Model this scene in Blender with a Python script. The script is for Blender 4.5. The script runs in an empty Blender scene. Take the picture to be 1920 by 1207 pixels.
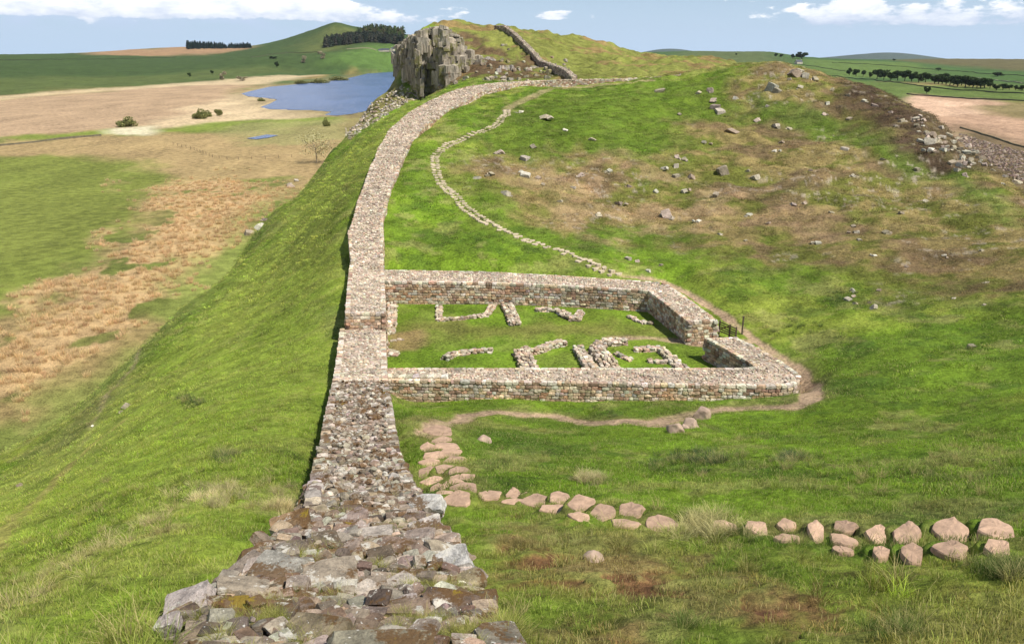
import bpy, math
import numpy as np
from mathutils import Vector, Quaternion

# ------------------------------------------------------------------ camera, sky, sun
F, CX, CY, HC = 1493.3, 960.0, 603.5, 18.0          # photo focal length in px, centre, camera height above the floor of the fort
PITCH = math.atan(500.5 / F)
SP, CP = math.sin(PITCH), math.cos(PITCH)
scene = bpy.context.scene
COL = scene.collection
cam = bpy.data.objects.new('camera', bpy.data.cameras.new('camera'))
COL.objects.link(cam)
cam.location = (0, 0, HC)
cam.rotation_euler = (math.pi / 2 - PITCH, 0, 0)
cam.data.sensor_width = 36
cam.data.lens = F / 1920 * 36
cam.data.clip_end = 40000
cam.data.clip_start = 0.1
scene.camera = cam
scene.view_settings.view_transform = 'Standard'
scene.view_settings.look = 'None'
scene.view_settings.exposure = 0.42
scene.view_settings.gamma = 1

SUN_EL = math.radians(55)
SUN_AZ = math.atan2(0.82, -0.57)                    # from +Y towards +X
sdir = Vector((math.sin(SUN_AZ) * math.cos(SUN_EL), math.cos(SUN_AZ) * math.cos(SUN_EL), math.sin(SUN_EL)))
sun = bpy.data.objects.new('sun', bpy.data.lights.new('sun', 'SUN'))
COL.objects.link(sun)
sun.data.energy = 4.9
sun.data.angle = math.radians(0.5)
sun.data.color = (1.0, 0.95, 0.87)
sun.rotation_euler = sdir.to_track_quat('Z', 'Y').to_euler()


class NT:
    """small helper to write node trees"""
    def __init__(s, tree):
        s.t = tree

    def n(s, typ, **kw):
        nd = s.t.nodes.new(typ)
        for k, v in kw.items():
            setattr(nd, k, v)
        return nd

    def put(s, sock, v):
        if isinstance(v, bpy.types.NodeSocket):
            s.t.links.new(v, sock)
        elif v is not None:
            if hasattr(sock.default_value, '__len__') and not isinstance(v, (tuple, list)):
                v = (v,) * len(sock.default_value)
            if hasattr(sock.default_value, '__len__') and len(sock.default_value) == 4 and len(v) == 3:
                v = (*v, 1)
            sock.default_value = v

    def m(s, op, a, b=None, c=None, clamp=False):
        nd = s.n('ShaderNodeMath', operation=op, use_clamp=clamp)
        for i, v in enumerate((a, b, c)):
            if v is not None:
                s.put(nd.inputs[i], v)
        return nd.outputs[0]

    def vm(s, op, a, b=None):
        nd = s.n('ShaderNodeVectorMath', operation=op)
        s.put(nd.inputs[0], a)
        if b is not None:
            s.put(nd.inputs[1], b)
        return nd.outputs[0]

    def noise(s, vec, scale, detail=4, rough=0.55, out=0, dist=0.0):
        nd = s.n('ShaderNodeTexNoise')
        s.put(nd.inputs['Vector'], vec)
        nd.inputs['Scale'].default_value = scale
        nd.inputs['Detail'].default_value = detail
        nd.inputs['Roughness'].default_value = rough
        nd.inputs['Distortion'].default_value = dist
        return nd.outputs[out]

    def step(s, v, lo, hi, a=0.0, b=1.0):
        nd = s.n('ShaderNodeMapRange', interpolation_type='SMOOTHSTEP')
        s.put(nd.inputs['Value'], v)
        for k, x in (('From Min', lo), ('From Max', hi), ('To Min', a), ('To Max', b)):
            s.put(nd.inputs[k], x)
        return nd.outputs[0]

    def mix(s, f, a, b, mode='MIX'):
        nd = s.n('ShaderNodeMix', data_type='RGBA', blend_type=mode)
        s.put(nd.inputs[0], f)
        s.put(nd.inputs[6], a)
        s.put(nd.inputs[7], b)
        return nd.outputs[2]


w = bpy.data.worlds.new('World')
scene.world = w
w.use_nodes = True
w.node_tree.nodes.clear()
N = NT(w.node_tree)
sky = N.n('ShaderNodeTexSky', sky_type='NISHITA', sun_disc=False, sun_elevation=SUN_EL, sun_rotation=SUN_AZ,
          altitude=250, air_density=1.0, dust_density=0.6, ozone_density=1.6)
tc = N.n('ShaderNodeTexCoord').outputs['Generated']
sep = N.n('ShaderNodeSeparateXYZ')
N.put(sep.inputs[0], tc)
az_ = N.m('ARCTAN2', sep.outputs[0], sep.outputs[1])
el_ = sep.outputs[2]
cmb = N.n('ShaderNodeCombineXYZ')
N.put(cmb.inputs[0], N.m('MULTIPLY', az_, 1.0))
N.put(cmb.inputs[1], N.m('MULTIPLY', el_, 2.6))
big = N.noise(cmb.outputs[0], 9.0, 3, 0.5)
fine = N.noise(cmb.outputs[0], 30.0, 8, 0.6)
nz = N.m('ADD', N.m('MULTIPLY', big, 0.55), N.m('MULTIPLY', fine, 0.45))
# coverage: a long bank to the left, cumulus to the right, clear between; more cloud overhead
left = N.m('MULTIPLY', N.step(az_, -0.13, -0.26), N.m('MULTIPLY', N.step(el_, 0.030, 0.047), N.step(el_, 0.22, 0.12)))
leftb = N.m('MULTIPLY', N.m('MULTIPLY', N.step(az_, 0.02, -0.10), N.step(az_, -0.36, -0.2)), N.m('MULTIPLY', N.step(el_, 0.028, 0.040), N.step(el_, 0.062, 0.050)))
right = N.m('MULTIPLY', N.step(az_, 0.22, 0.36), N.m('MULTIPLY', N.step(el_, 0.022, 0.034), N.step(el_, 0.072, 0.050)))
mid = N.m('MULTIPLY', N.m('MULTIPLY', N.step(az_, -0.02, 0.03), N.step(az_, 0.13, 0.09)), N.m('MULTIPLY', N.step(el_, 0.036, 0.041), N.step(el_, 0.052, 0.047)))
cov = N.m('ADD', N.m('MULTIPLY', left, 0.30), N.m('ADD', N.m('MULTIPLY', leftb, 0.13), N.m('ADD', N.m('MULTIPLY', right, 0.19), N.m('MULTIPLY', mid, 0.13))))
dens = N.step(N.m('ADD', nz, cov), 0.62, 0.685)
light = N.step(N.m('ADD', N.m('MULTIPLY', fine, 0.6), N.m('MULTIPLY', el_, 9.0)), 0.50, 0.86)
ccol = N.mix(light, (8.6, 10.0, 12.6), (16.5, 16.6, 16.8))
skyc = N.mix(1.0, sky.outputs[0], (0.93, 1.0, 1.13), 'MULTIPLY')
haze_c = N.mix(N.step(el_, 0.16, -0.01, 0.0, 0.85), skyc, (8.3, 11.0, 14.4))
veil = N.m('MULTIPLY', N.m('MULTIPLY', N.step(az_, -0.02, -0.3), N.step(el_, 0.018, 0.036)), N.step(N.noise(cmb.outputs[0], 16.0, 6, 0.6), .38, .62))
haze_c = N.mix(N.m('MULTIPLY', veil, 0.6), haze_c, (8.3, 10.0, 13.2))
mx = N.mix(N.m('MULTIPLY', dens, 0.93), haze_c, ccol)
bg = N.n('ShaderNodeBackground')
N.put(bg.inputs[0], mx)
bg.inputs[1].default_value = 0.058
wo = N.n('ShaderNodeOutputWorld')
w.node_tree.links.new(bg.outputs[0], wo.inputs[0])

# ------------------------------------------------------------------ helpers
rng = np.random.default_rng(39)
_T = rng.random((256, 256))


def vnoise(x, y):
    x = np.asarray(x, float); y = np.asarray(y, float)
    xi = np.floor(x).astype(int); yi = np.floor(y).astype(int)
    fx = x - xi; fy = y - yi
    fx = fx * fx * fx * (fx * (fx * 6 - 15) + 10); fy = fy * fy * fy * (fy * (fy * 6 - 15) + 10)
    a = _T[xi & 255, yi & 255]; b = _T[(xi + 1) & 255, yi & 255]
    c = _T[xi & 255, (yi + 1) & 255]; d = _T[(xi + 1) & 255, (yi + 1) & 255]
    return (a + (b - a) * fx) * (1 - fy) + (c + (d - c) * fx) * fy


def fbm(x, y, sc, oct=4, g=0.5, seed=0.0):
    s = 0; a = 1; t = 0
    ca, sa = math.cos(0.6 + seed), math.sin(0.6 + seed)
    x, y = (x * ca - y * sa) / sc + seed * 17.3, (x * sa + y * ca) / sc + seed * 9.7
    for i in range(oct):
        s = s + a * vnoise(x, y); t += a; a *= g
        x, y = x * 1.94 * 0.8 - y * 1.94 * 0.6 + 13.7, x * 1.94 * 0.6 + y * 1.94 * 0.8 + 5.1
    return s / t                                    # 0..1, mean about .5


def sstep(v, lo, hi):
    t = np.clip((v - lo) / (hi - lo), 0, 1)
    return t * t * (3 - 2 * t)


def ray(u, v):
    dx = (u - CX) / F; q = (CY - v) / F
    dy = CP + q * SP; dz = -SP + q * CP
    h = math.hypot(dx, dy)
    return math.atan2(dx, dy), dz / h


def P(u, v, r):
    a, t = ray(u, v)
    return np.array((r * math.sin(a), r * math.cos(a), HC + r * t))


def Pz(u, v, z):                                    # point of the sight line at height z
    a, t = ray(u, v)
    return P(u, v, (z - HC) / t)


# ------------------------------------------------------------------ terrain: two layers, the rocky ridge and the land around it
# (u, v, distance) for ground seen in the photo, (u, None, distance, height) for ground hidden behind it
WALL = [  # left edge u, right edge u, v, distance of the top of the long wall
    (430, 1010, 1290, 4.3), (410, 955, 1207, 5.4), (335, 900, 1130, 6.6), (425, 878, 1075, 7.8), (470, 862, 1030, 9.0), (527, 826, 985, 10.7),
    (573, 798, 945, 12.9), (583, 772, 900, 16.0), (597, 750, 850, 20.0), (606, 741, 805, 24.3), (613, 735, 765, 28.6), (625, 727, 715, 34.5)]
WALL2 = [(625, 727, 715, 34.5), (631, 724, 675, 39.5), (638, 722, 618, 47.3)]
WALL3 = [(648, 723, 587, 47.6), (650, 722, 560, 52.0), (653, 720, 527, 58.0), (655, 719, 505, 62.0)]
WALL4 = [(655, 717, 505, 62.0), (655, 716, 460, 68.0), (657, 716, 430, 73.0), (668, 722, 390, 79.5), (680, 735, 350, 86.5), (697, 753, 305, 95.5), (718, 775, 262, 105),
         (743, 803, 232, 112.5), (775, 842, 205, 120), (812, 878, 186, 126), (846, 905, 172, 131), (885, 945, 161, 136.5), (945, 980, 154.5, 142.5), (1010, 1015, 151.5, 146),
         (1080, 1070, 150.5, 147.5)]
RIDGE = [
    (-500, 1207, 7.5), (0, 1207, 7.2), (200, 1207, 6.4), (-500, 1090, 13), (0, 1110, 13), (0, 1040, 20), (0, 960, 36), (0, 900, 61), (0, 850, 85), (300, 640, 111),
    (-500, 960, 34), (-500, 880, 66), (-500, 840, 84), (-900, 1000, 30), (-900, 850, 66),
    (200, 1100, 9.4), (200, 1000, 15.5), (200, 900, 28), (200, 800, 56), (200, 730, 96),
    (400, 1000, 12.0), (400, 900, 19.0), (400, 800, 31.5), (400, 700, 51), (400, 600, 78), (400, 548, 122),
    (500, 900, 18.0), (560, 800, 28), (560, 700, 42), (560, 600, 58), (560, 500, 82), (560, 420, 113), (560, 372, 148),
    (640, 560, 57), (640, 500, 66), (640, 400, 86), (645, 330, 112), (640, 282, 160), (690, 300, 104), (735, 225, 130), (700, 250, 136), (600, 322, 180),
    (480, 440, 150), (600, 380, 112), (650, 256, 192), (700, 215, 188), (700, 196, 203), (745, 152, 216), (760, 190, 182), (790, 183, 186), (770, 205, 160),
    # right of the wall, foreground
    (960, 1207, 5.9), (1500, 1207, 6.0), (1900, 1207, 6.3), (2300, 1207, 6.6), (1200, 1207, 5.9),
    (950, 1110, 7.9), (950, 1050, 9.3), (950, 950, 14.0), (950, 850, 23.5), (950, 790, 34.6), (840, 930, 15.0), (815, 830, 24.5), (760, 800, 27), (1200, 1080, 8.6), (1500, 1080, 8.6), (1900, 1080, 8.8),
    (1150, 970, 12.3), (1400, 990, 11.7), (1750, 1010, 11.2), (1900, 1010, 11.3), (2200, 1010, 11.5), (1200, 900, 18.5), (1500, 900, 18.5), (1900, 900, 18.8), (2300, 900, 19),
    (1200, 830, 29), (1500, 830, 29), (1900, 830, 28), (2300, 800, 30), (1320, 785, 35.6), (1500, 770, 37.6), (1700, 760, 37), (1700, 700, 42.3), (1900, 700, 41.5), (2300, 700, 40),
    (760, 755, 39.2), (1100, 752, 39.6), (1500, 752, 39.6), (1600, 600, 53.5), (1900, 600, 53), (2300, 600, 52), (1350, 580, 56.5), (1500, 500, 68), (1700, 500, 67.5), (1900, 500, 66), (2300, 500, 64),
    (730, 500, 65.5), (900, 500, 66), (1100, 500, 66.5), (1280, 500, 67.5), (760, 420, 77.5), (850, 390, 82.5), (960, 440, 74), (1000, 400, 82), (1200, 400, 84), (1400, 400, 84), (1600, 400, 84), (1800, 420, 80),
    (780, 320, 94), (820, 290, 99.5), (1000, 300, 99), (1000, 350, 89.5), (1200, 300, 101), (1400, 300, 102.5), (1600, 300, 103), (1750, 320, 99), (1900, 345, 97), (1840, 297, 107), (1780, 244, 118), (1700, 200, 130), (1600, 158, 141), (1500, 125, 149), (1440, 117, 151),
    (850, 225, 115), (930, 200, 123.5), (1000, 230, 114), (1000, 180, 131.5), (1100, 200, 124), (1200, 230, 118), (1200, 165, 139), (1300, 200, 127), (1400, 200, 128), (1500, 200, 128), (1600, 220, 124), (1300, 147, 147), (1370, 131, 150),
    # hidden falls behind the crests
    (0, None, 108, -32), (0, None, 160, -60), (-500, None, 100, -34), (-900, None, 100, -40), (-900, None, 160, -60), (-500, None, 160, -60), (200, None, 125, -33), (300, None, 140, -32), (200, None, 180, -60), (400, None, 155, -30), (400, None, 210, -60),
    (560, None, 185, -15), (560, None, 230, -36), (600, None, 225, -22), (640, None, 215, -12), (650, None, 255, -34), (700, None, 232, -9), (700, None, 270, -34), (745, None, 240, 1), (745, None, 275, -28),
    (1900, None, 125, -8), (1900, None, 170, -28), (2300, 430, 78), (2300, None, 110, -15), (2300, None, 160, -35), (1780, None, 150, 1), (1780, None, 190, -22), (1700, None, 165, 3), (1700, None, 210, -20),
    (1600, None, 175, 7), (1600, None, 230, -18), (1500, None, 182, 8), (1500, None, 240, -14), (1440, None, 190, 8), (1440, None, 260, 2),
    # crag and hill beyond
    (775, 76, 208), (800, 62, 212), (850, 53, 220), (900, 51, 224), (950, 53, 226), (850, 105, 200), (850, 160, 160), (950, 145, 160), (950, 110, 186), (900, 130, 172), (1020, 130, 170),
    (1080, 143, 160), (1080, 110, 196), (1000, 62, 236), (1080, 72, 250), (1150, 88, 262), (1200, 140, 162), (1200, 115, 205), (1200, 100, 268), (1300, 130, 168), (1300, 112, 232), (1240, 108, 240), (1345, 116, 240), (1390, 124, 240),
    (790, None, 238, 18), (790, None, 275, -28), (850, None, 255, 18), (850, None, 300, -28), (950, None, 262, 20), (950, None, 330, -30), (1080, None, 300, 10), (1080, None, 350, -35), (1200, None, 320, 4), (1200, None, 370, -40), (1340, None, 300, 3), (1340, None, 350, -40),
]
RIDGE += [(u, None, 400, -80) for u in range(-900, 2401, 300)]
RIDGE += [(u, None, 290, -50) for u in (-900, -400, 0, 300, 500, 1600, 1900, 2300)]
BASE = [(u, None, r, -20) for u in (-900, -300, 0, 200, 400) for r in (60, 120, 250, 450)] + [(u, None, 650, -20) for u in (-300, 100, 500, 760)]
BASE += [(600, None, r, -20.) for r in (60, 150, 300, 450)]
BASE += [(u, None, r, -22.) for u in (800, 1000, 1300, 1600, 1900, 2300) for r in (60, 150, 450)]
for (u, v, z) in ((-300, 184, -20), (0, 181, -20), (200, 172, -20), (420, 154, -19.6), (500, 156, -19.6), (560, 143, -19.3), (640, 137, -19.3), (740, 132.5, -19.3), (1920, 240, -21), (1920, 275, -22), (1820, 205, -20), (1720, 186, -19), (2300, 240, -21), (1920, 195, -18), (1920, 172, -15), (1700, 158, -15)):
    BASE.append((u, v, (z - HC) / ray(u, v)[1]))
BASE += [
    (0, 150, 1250), (0, 104, 2500), (-300, 106, 2400), (200, 145, 1450), (200, 104, 2700), (300, 103, 2800), (180, 98, 3400), (250, 93, 3500), (330, 89, 3600),
    (400, 88, 3500), (460, 88, 3300), (400, 106, 2700), (400, 130, 1800), (560, 128, 1900), (760, 120, 1950), (520, 110, 2050), (500, 88, 2800),
    (560, 76, 2750), (600, 58, 2800), (628, 43, 2850), (660, 50, 2900), (700, 60, 2800), (755, 66, 2800), (800, 70, 2800), (620, 95, 2250), (700, 95, 2200), (760, 90, 2250), (640, 120, 1900), (660, 78, 2480), (730, 74, 2550),
    (900, 100, 2500), (1050, 100, 2800), (1000, None, 1200, -20),
    (1200, 110, 2400), (1300, 104, 2700), (1300, 96, 3300), (1230, 98, 3200), (1400, 99, 3300), (1450, 98, 3000), (1500, 106, 3000), (1560, 110, 2900), (1520, 120, 2100), (1640, 122, 2100), (1640, 112, 3100), (1700, 112, 3300), (1700, 140, 1650),
    (1920, 150, 1350), (1920, 125, 2300), (1800, 125, 2300), (1800, 111, 3000), (1900, 112, 2900), (1740, 111, 3100), (2300, 113, 2800), (2300, 150, 1200),
]
BASE += [(u, None, r, z) for u in (-900, -300, 100, 500, 900, 1300, 1700, 2100) for r, z in ((5200, -60), (13000, -60))]


def tps(pts, lam=1e-5):
    A = []
    for p in pts:
        if p[1] is None:
            a, _ = ray(p[0], 300); A.append((a * 3, math.log(p[2]), (p[3] - HC) / p[2]))
        else:
            a, t = ray(p[0], p[1]); A.append((a * 3, math.log(p[2]), t))
    A = np.array(A); n = len(A)
    d2 = ((A[:, None, :2] - A[None, :, :2]) ** 2).sum(-1)
    K = d2 * np.log(d2 + 1e-9) + lam * np.eye(n)
    Q = np.c_[np.ones(n), A[:, :2]]
    M = np.block([[K, Q], [Q.T, np.zeros((3, 3))]])
    s = np.linalg.solve(M, np.r_[A[:, 2], 0, 0, 0])

    def ev(az, lr):
        out = np.empty(az.shape)
        X = az.ravel() * 3; Y = lr.ravel(); o = out.ravel()
        for i in range(0, X.size, 20000):
            d = (X[i:i + 20000, None] - A[None, :, 0]) ** 2 + (Y[i:i + 20000, None] - A[None, :, 1]) ** 2
            o[i:i + 20000] = (d * np.log(d + 1e-9)) @ s[:n] + s[n] + s[n + 1] * X[i:i + 20000] + s[n + 2] * Y[i:i + 20000]
        return o.reshape(az.shape)
    return ev


def wall_ground(tab, drop):
    out = []
    for (a, b, v, r) in tab:
        p = P((a + b) / 2, v, r)
        out.append(((a + b) / 2, None, r, p[2] - drop))
    return out


RIDGE += wall_ground(WALL[0:6:2], 0.35) + wall_ground(WALL[6:], 1.1) + wall_ground(WALL2[1:2], 1.3) + wall_ground(WALL4[1:], 0.9)
# level floor of the fort
for (u, v) in ((735, 640), (735, 600), (850, 640), (1000, 640), (1150, 640), (1300, 660), (850, 590), (1000, 590), (1150, 590), (1250, 610), (750, 690), (1000, 700), (1300, 705), (760, 560), (1000, 560), (1200, 560), (1345, 625)):
    a, t = ray(u, v); RIDGE.append((u, v, -HC / t))
ridge_f = tps(RIDGE); base_f = tps(BASE)


def height(az, r):
    """ground height at azimuth az, distance r (no fine relief)"""
    azr = np.where(np.abs(az) > 0.95, 0.95 * np.sign(az) * np.maximum(0, 1 - (np.abs(az) - 0.95) / (math.pi - 0.95)), az)
    rc = np.clip(r, 4.6, 400)
    zr = HC + rc * ridge_f(azr, np.log(rc))
    zr = np.where(r > 400, zr - (r - 400) * 1.0, zr)
    rb = np.maximum(r, 60)
    zb = HC + rb * base_f(azr, np.log(rb))
    k = 0.9
    d = zr - zb
    return np.maximum(zr, zb) + k * np.log1p(np.exp(-np.abs(d) / k)), sstep(d, -1.5, 3.0)


NA, NR = 960, 1060
azd = np.linspace(-0.74, 0.74, NA - 60)
azc = np.linspace(0.74, 2 * math.pi - 0.74, 62)[1:-1]
AZ = np.r_[azd, azc]                                  # closes on itself
LR = np.r_[np.linspace(math.log(1.2), math.log(4.5), 25)[:-1], np.linspace(math.log(4.5), math.log(330), NR - 225), np.linspace(math.log(330), math.log(13500), 202)[1:]]
NR = len(LR)
AZw = (AZ + math.pi) % (2 * math.pi) - math.pi
GA, GL = np.meshgrid(AZw, LR)
GR = np.exp(GL)
GX, GY = GR * np.sin(GA), GR * np.cos(GA)
GZ, RM = height(GA, GR)


def inpoly(x, y, poly):
    c = np.zeros(x.shape, bool)
    n = len(poly)
    for i in range(n):
        x0, y0 = poly[i]; x1, y1 = poly[(i + 1) % n]
        if y0 == y1:
            continue
        c ^= ((y0 > y) != (y1 > y)) & (x < (x1 - x0) * (y - y0) / (y1 - y0) + x0)
    return c


def dseg(x, y, pts, closed=False):
    d = np.full(x.shape, 1e9)
    n = len(pts)
    for i in range(n if closed else n - 1):
        x0, y0 = pts[i]; x1, y1 = pts[(i + 1) % n]
        L = (x1 - x0) ** 2 + (y1 - y0) ** 2 + 1e-12
        t = np.clip(((x - x0) * (x1 - x0) + (y - y0) * (y1 - y0)) / L, 0, 1)
        d = np.minimum(d, (x - x0 - t * (x1 - x0)) ** 2 + (y - y0 - t * (y1 - y0)) ** 2)
    return np.sqrt(d)


FORT = [Pz(u, v, 0)[:2] for u, v in ((670, 770), (1540, 783), (1580, 730), (1295, 515), (640, 500))]
near = GR < 90
m = np.zeros(GX.shape)
sd = np.where(inpoly(GX[near], GY[near], FORT), dseg(GX[near], GY[near], FORT, True), 0)
m[near] = sstep(sd, 0, 2.5)
GZ = GZ * (1 - m) + 0.0 * m
FM = m
# fine relief
amp = np.clip(1 - FM * 0.93, 0, 1) * RM
foreg = sstep(-GR, -14, -8)
GZ = GZ + amp * (np.clip(GR / 60, 0.12, 1.4) * 1.1 * (fbm(GX, GY, 9, 4, 0.5, 1) - 0.5) + 0.34 * np.clip(GR / 12, 0.5, 1) * (fbm(GX, GY, 1.9, 3, 0.55, 2) - 0.5))
knoll = sstep(GX, 5, 30) * sstep(GR, 62, 85) + 1.5 * sstep(GR, 152, 172)
GZ = GZ + RM * np.clip(knoll, 0, 1.5) * (1.5 * (fbm(GX, GY, 13, 5, 0.55, 3) - 0.55) + 0.9 * (np.abs(fbm(GX, GY, 4.5, 3, 0.5, 4) - 0.5) * 2 - 0.25))
GZ = GZ + (1 - RM) * (fbm(GX, GY, 22, 4, 0.5, 5) - 0.5) * np.clip(GR / 350, 0.25, 4) * sstep(-GR, -6000, -1500) * 0.9
GZ = GZ + (0.05 * np.clip(FM + 0.5, 0, 1)) * (fbm(GX, GY, 1.2, 3, 0.5, 6) - 0.5)
GZ = GZ + amp * .11 * sstep(-GR, -45, -12) * (fbm(GX, GY, .55, 3, .6, 8) - .5) * 2
# distant rolling land up to the horizon
GZ = GZ + sstep(GR, 4200, 7000) * sstep(-GR, -12500, -8500) * (70 + 120 * np.clip(fbm(GX, GY, 2300, 3, 0.5, 7) - 0.42, 0, 1) + 85 * np.exp(-((GA - .185) / .05) ** 2) + 70 * np.exp(-((GA - .42) / .06) ** 2))


def ground(x, y, arr=None):
    arr = GZ if arr is None else arr
    x = np.asarray(x, float); y = np.asarray(y, float)
    a = np.arctan2(x, y); l = np.log(np.maximum(np.hypot(x, y), 1.25))
    j = np.clip((a - AZ[0]) / (azd[1] - azd[0]), 0, len(azd) - 1.001)
    i = np.interp(l, LR, np.arange(NR)); i = np.clip(i, 0, NR - 1.001)
    i0 = i.astype(int); j0 = j.astype(int); fi = i - i0; fj = j - j0
    if arr.ndim == 3:
        fi = fi[..., None]; fj = fj[..., None]
    return (arr[i0, j0] * (1 - fi) + arr[i0 + 1, j0] * fi) * (1 - fj) + (arr[i0, j0 + 1] * (1 - fi) + arr[i0 + 1, j0 + 1] * fi) * fj


RR = np.exp(LR)


def hit(u, v, rmin=3.0):
    """where the sight line of photo pixel (u, v) meets the ground"""
    a, t = ray(u, v)
    j = min(max((a - AZ[0]) / (azd[1] - azd[0]), 0), len(azd) - 1.001); j0 = int(j); fj = j - j0
    zc = GZ[:, j0] * (1 - fj) + GZ[:, j0 + 1] * fj
    g = zc - (HC + RR * t)
    k = np.nonzero((g > 0) & (RR > rmin))[0]
    if len(k) == 0:
        r = 9000.0
    else:
        k = k[0]
        r = RR[k] if k == 0 or g[k - 1] > 0 else RR[k - 1] + (RR[k] - RR[k - 1]) * (-g[k - 1]) / (g[k] - g[k - 1])
    return np.array((r * math.sin(a), r * math.cos(a), HC + r * t))


def hitpoly(pix, rmin=3.0):
    return [hit(u, v, rmin)[:2] for u, v in pix]


# ------------------------------------------------------------------ colours of the ground
def C(*a):
    return np.array(a)


G_BRIGHT, G_MID, G_DARK, G_YEL = C(.148, .232, .020), C(.122, .190, .020), (C(.075, .135, .014)), C(.235, .270, .045)
STRAW, RUSH, BROWN, HEATH = C(.42, .32, .16), C(.46, .28, .12), C(.20, .135, .06), C(.085, .055, .03)
EARTH, PALE = C(.43, .30, .195), C(.52, .40, .24)


def lerp(a, b, t):
    t = np.clip(t, 0, 1)[..., None]
    return a * (1 - t) + b * t


base = lerp(np.broadcast_to(G_BRIGHT, GX.shape + (3,)), G_MID, sstep(fbm(GX, GY, 7, 4, .6, 11), .42, .62))
base = lerp(base, G_YEL, 0.75 * sstep(fbm(GX, GY, 11, 5, .6, 12), .52, .70))
base = lerp(base, G_DARK, 0.7 * sstep(fbm(GX, GY, 3.2, 4, .65, 13), .56, .72))
CG = base.copy()
# polar working space for area masks
def polar(pts):
    return [(math.atan2(x, y), math.log(math.hypot(x, y))) for x, y in pts]


def area(pix, soft=0.02, wob=0.02, seed=0.0, rmin=3.0, wsc=0.06):
    pp = polar(hitpoly(pix, rmin))
    pa = np.array(pp)
    lo = pa.min(0) - 3 * soft - wob; hi = pa.max(0) + 3 * soft + wob
    sel = (GA > lo[0]) & (GA < hi[0]) & (GL > lo[1]) & (GL < hi[1]) & (GR > rmin)
    M = np.zeros(GX.shape)
    a = GA[sel]; l = GL[sel]
    w1 = (fbm(a, l * .6, wsc, 4, .6, 20 + seed) - .5) * 2 * wob; w2 = (fbm(a, l * .6, wsc, 4, .6, 31 + seed) - .5) * 2 * wob
    a = a + w1; l = l + w2 * 2
    ins = inpoly(a, l, pp); d = dseg(a, l, pp, True)
    M[sel] = sstep(np.where(ins, d, -d), -soft, soft)
    return M


def stroke(pix, width, soft=0.15, wob=0.3, seed=0.0, rmin=3.0):
    pts = hitpoly(pix, rmin)
    pa = np.array(pts); w_ = width + 4 * soft + wob
    lo = pa.min(0) - w_; hi = pa.max(0) + w_
    sel = (GX > lo[0]) & (GX < hi[0]) & (GY > lo[1]) & (GY < hi[1])
    M = np.zeros(GX.shape)
    x = GX[sel]; y = GY[sel]
    d = dseg(x, y, pts) + (fbm(x, y, max(width * 2, .5), 4, .6, 40 + seed) - .5) * 2 * wob
    M[sel] = sstep(width / 2 - d, -soft, soft)
    return M


base_m = .45 * sstep(fbm(GX, GY, 2.4, 4, .65, 64), .54, .66) * RM
nA = fbm(GX, GY, 5.5, 5, .6, 14); nB = fbm(GX, GY, 1.6, 4, .6, 15); nC = fbm(GA * 60, GL * 22, 6, 5, .6, 16); nD = fbm(GX, GY, 30, 5, .55, 17)
CG = lerp(CG, np.broadcast_to(C(.30, .27, .10), CG.shape), base_m)
CG = lerp(CG, np.broadcast_to(C(.055, .10, .018), CG.shape), .5 * sstep(fbm(GX, GY, 3.1, 4, .7, 65), .58, .68) * RM)
fm = RM                                              # 1 on the ridge, 0 on the land around
# --- land around: default rough tan pasture
low = lerp(np.broadcast_to(C(.27, .20, .085), GX.shape + (3,)), C(.15, .175, .04), sstep(nD, .4, .62))
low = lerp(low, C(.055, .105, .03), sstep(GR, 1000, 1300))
CG = lerp(low, CG, fm)


def paint(M, c, amt=1.0, cond=None):
    global CG
    if cond is not None:
        M = M * cond
    CG = lerp(CG, np.broadcast_to(c, CG.shape), M * amt)


nf = 1 - fm
fb = 0.8 + 0.4 * nC
paint(area([(-250, 101), (180, 100), (500, 84), (760, 60), (760, 128), (640, 132), (560, 140), (420, 150), (200, 163), (0, 180), (-250, 196)], .03, .02), C(.050, .080, .022), cond=nf)  # far left pasture, with the cloud shadow over it put into the dark green
paint(area([(-250, 150), (0, 145), (300, 140), (560, 128), (420, 150), (200, 163), (0, 180), (-250, 196)], .04, .04, 1), C(.10, .125, .035), .7, nf)
paint(area([(170, 98), (330, 88), (475, 84), (470, 90), (300, 104), (180, 104)], .02, .02, 2), C(.30, .19, .10), cond=nf)
paint(area([(270, 90), (350, 83), (350, 87), (290, 93)], .02, .01, 2), C(.07, .12, .03), cond=nf)
paint(area([(600, 124), (615, 100), (690, 86), (765, 78), (765, 120), (680, 126)], .02, .015, 3), C(.085, .145, .032), cond=nf)
paint(area([(560, 98), (600, 60), (640, 46), (700, 60), (640, 92)], .03, .04, 4), C(.13, .14, .04), .6, nf)
paint(area([(560, 153), (560, 143), (660, 128), (760, 124), (760, 133), (660, 140)], .01, .02, 5), C(.22, .17, .06), cond=nf)
# marsh
paint(area([(-250, 205), (0, 190), (200, 174), (400, 156), (480, 158), (445, 175), (480, 205), (340, 235), (190, 243), (0, 262), (-250, 280)], .02, .02, 6), C(.37, .26, .155), cond=nf)
paint(area([(-250, 198), (0, 182), (200, 165), (420, 150), (600, 146), (500, 158), (380, 160), (200, 172), (0, 190), (-250, 207)], .012, .012, 7), PALE, .85, nf)
paint(area([(360, 205), (450, 178), (500, 160), (560, 200), (620, 215), (650, 236), (480, 236), (300, 246), (260, 240)], .02, .03, 8), C(.52, .40, .24), .95, nf)
paint(area([(440, 175), (700, 132), (760, 200), (655, 228), (560, 222), (470, 200)], .03, .01, 8), C(.25, .2, .1), .6, nf)
paint(area([(0, 262), (190, 244), (300, 246), (420, 230), (640, 218), (640, 236), (420, 248), (180, 254), (0, 272)], .015, .02, 9), C(.17, .22, .035), .95, nf)
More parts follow.
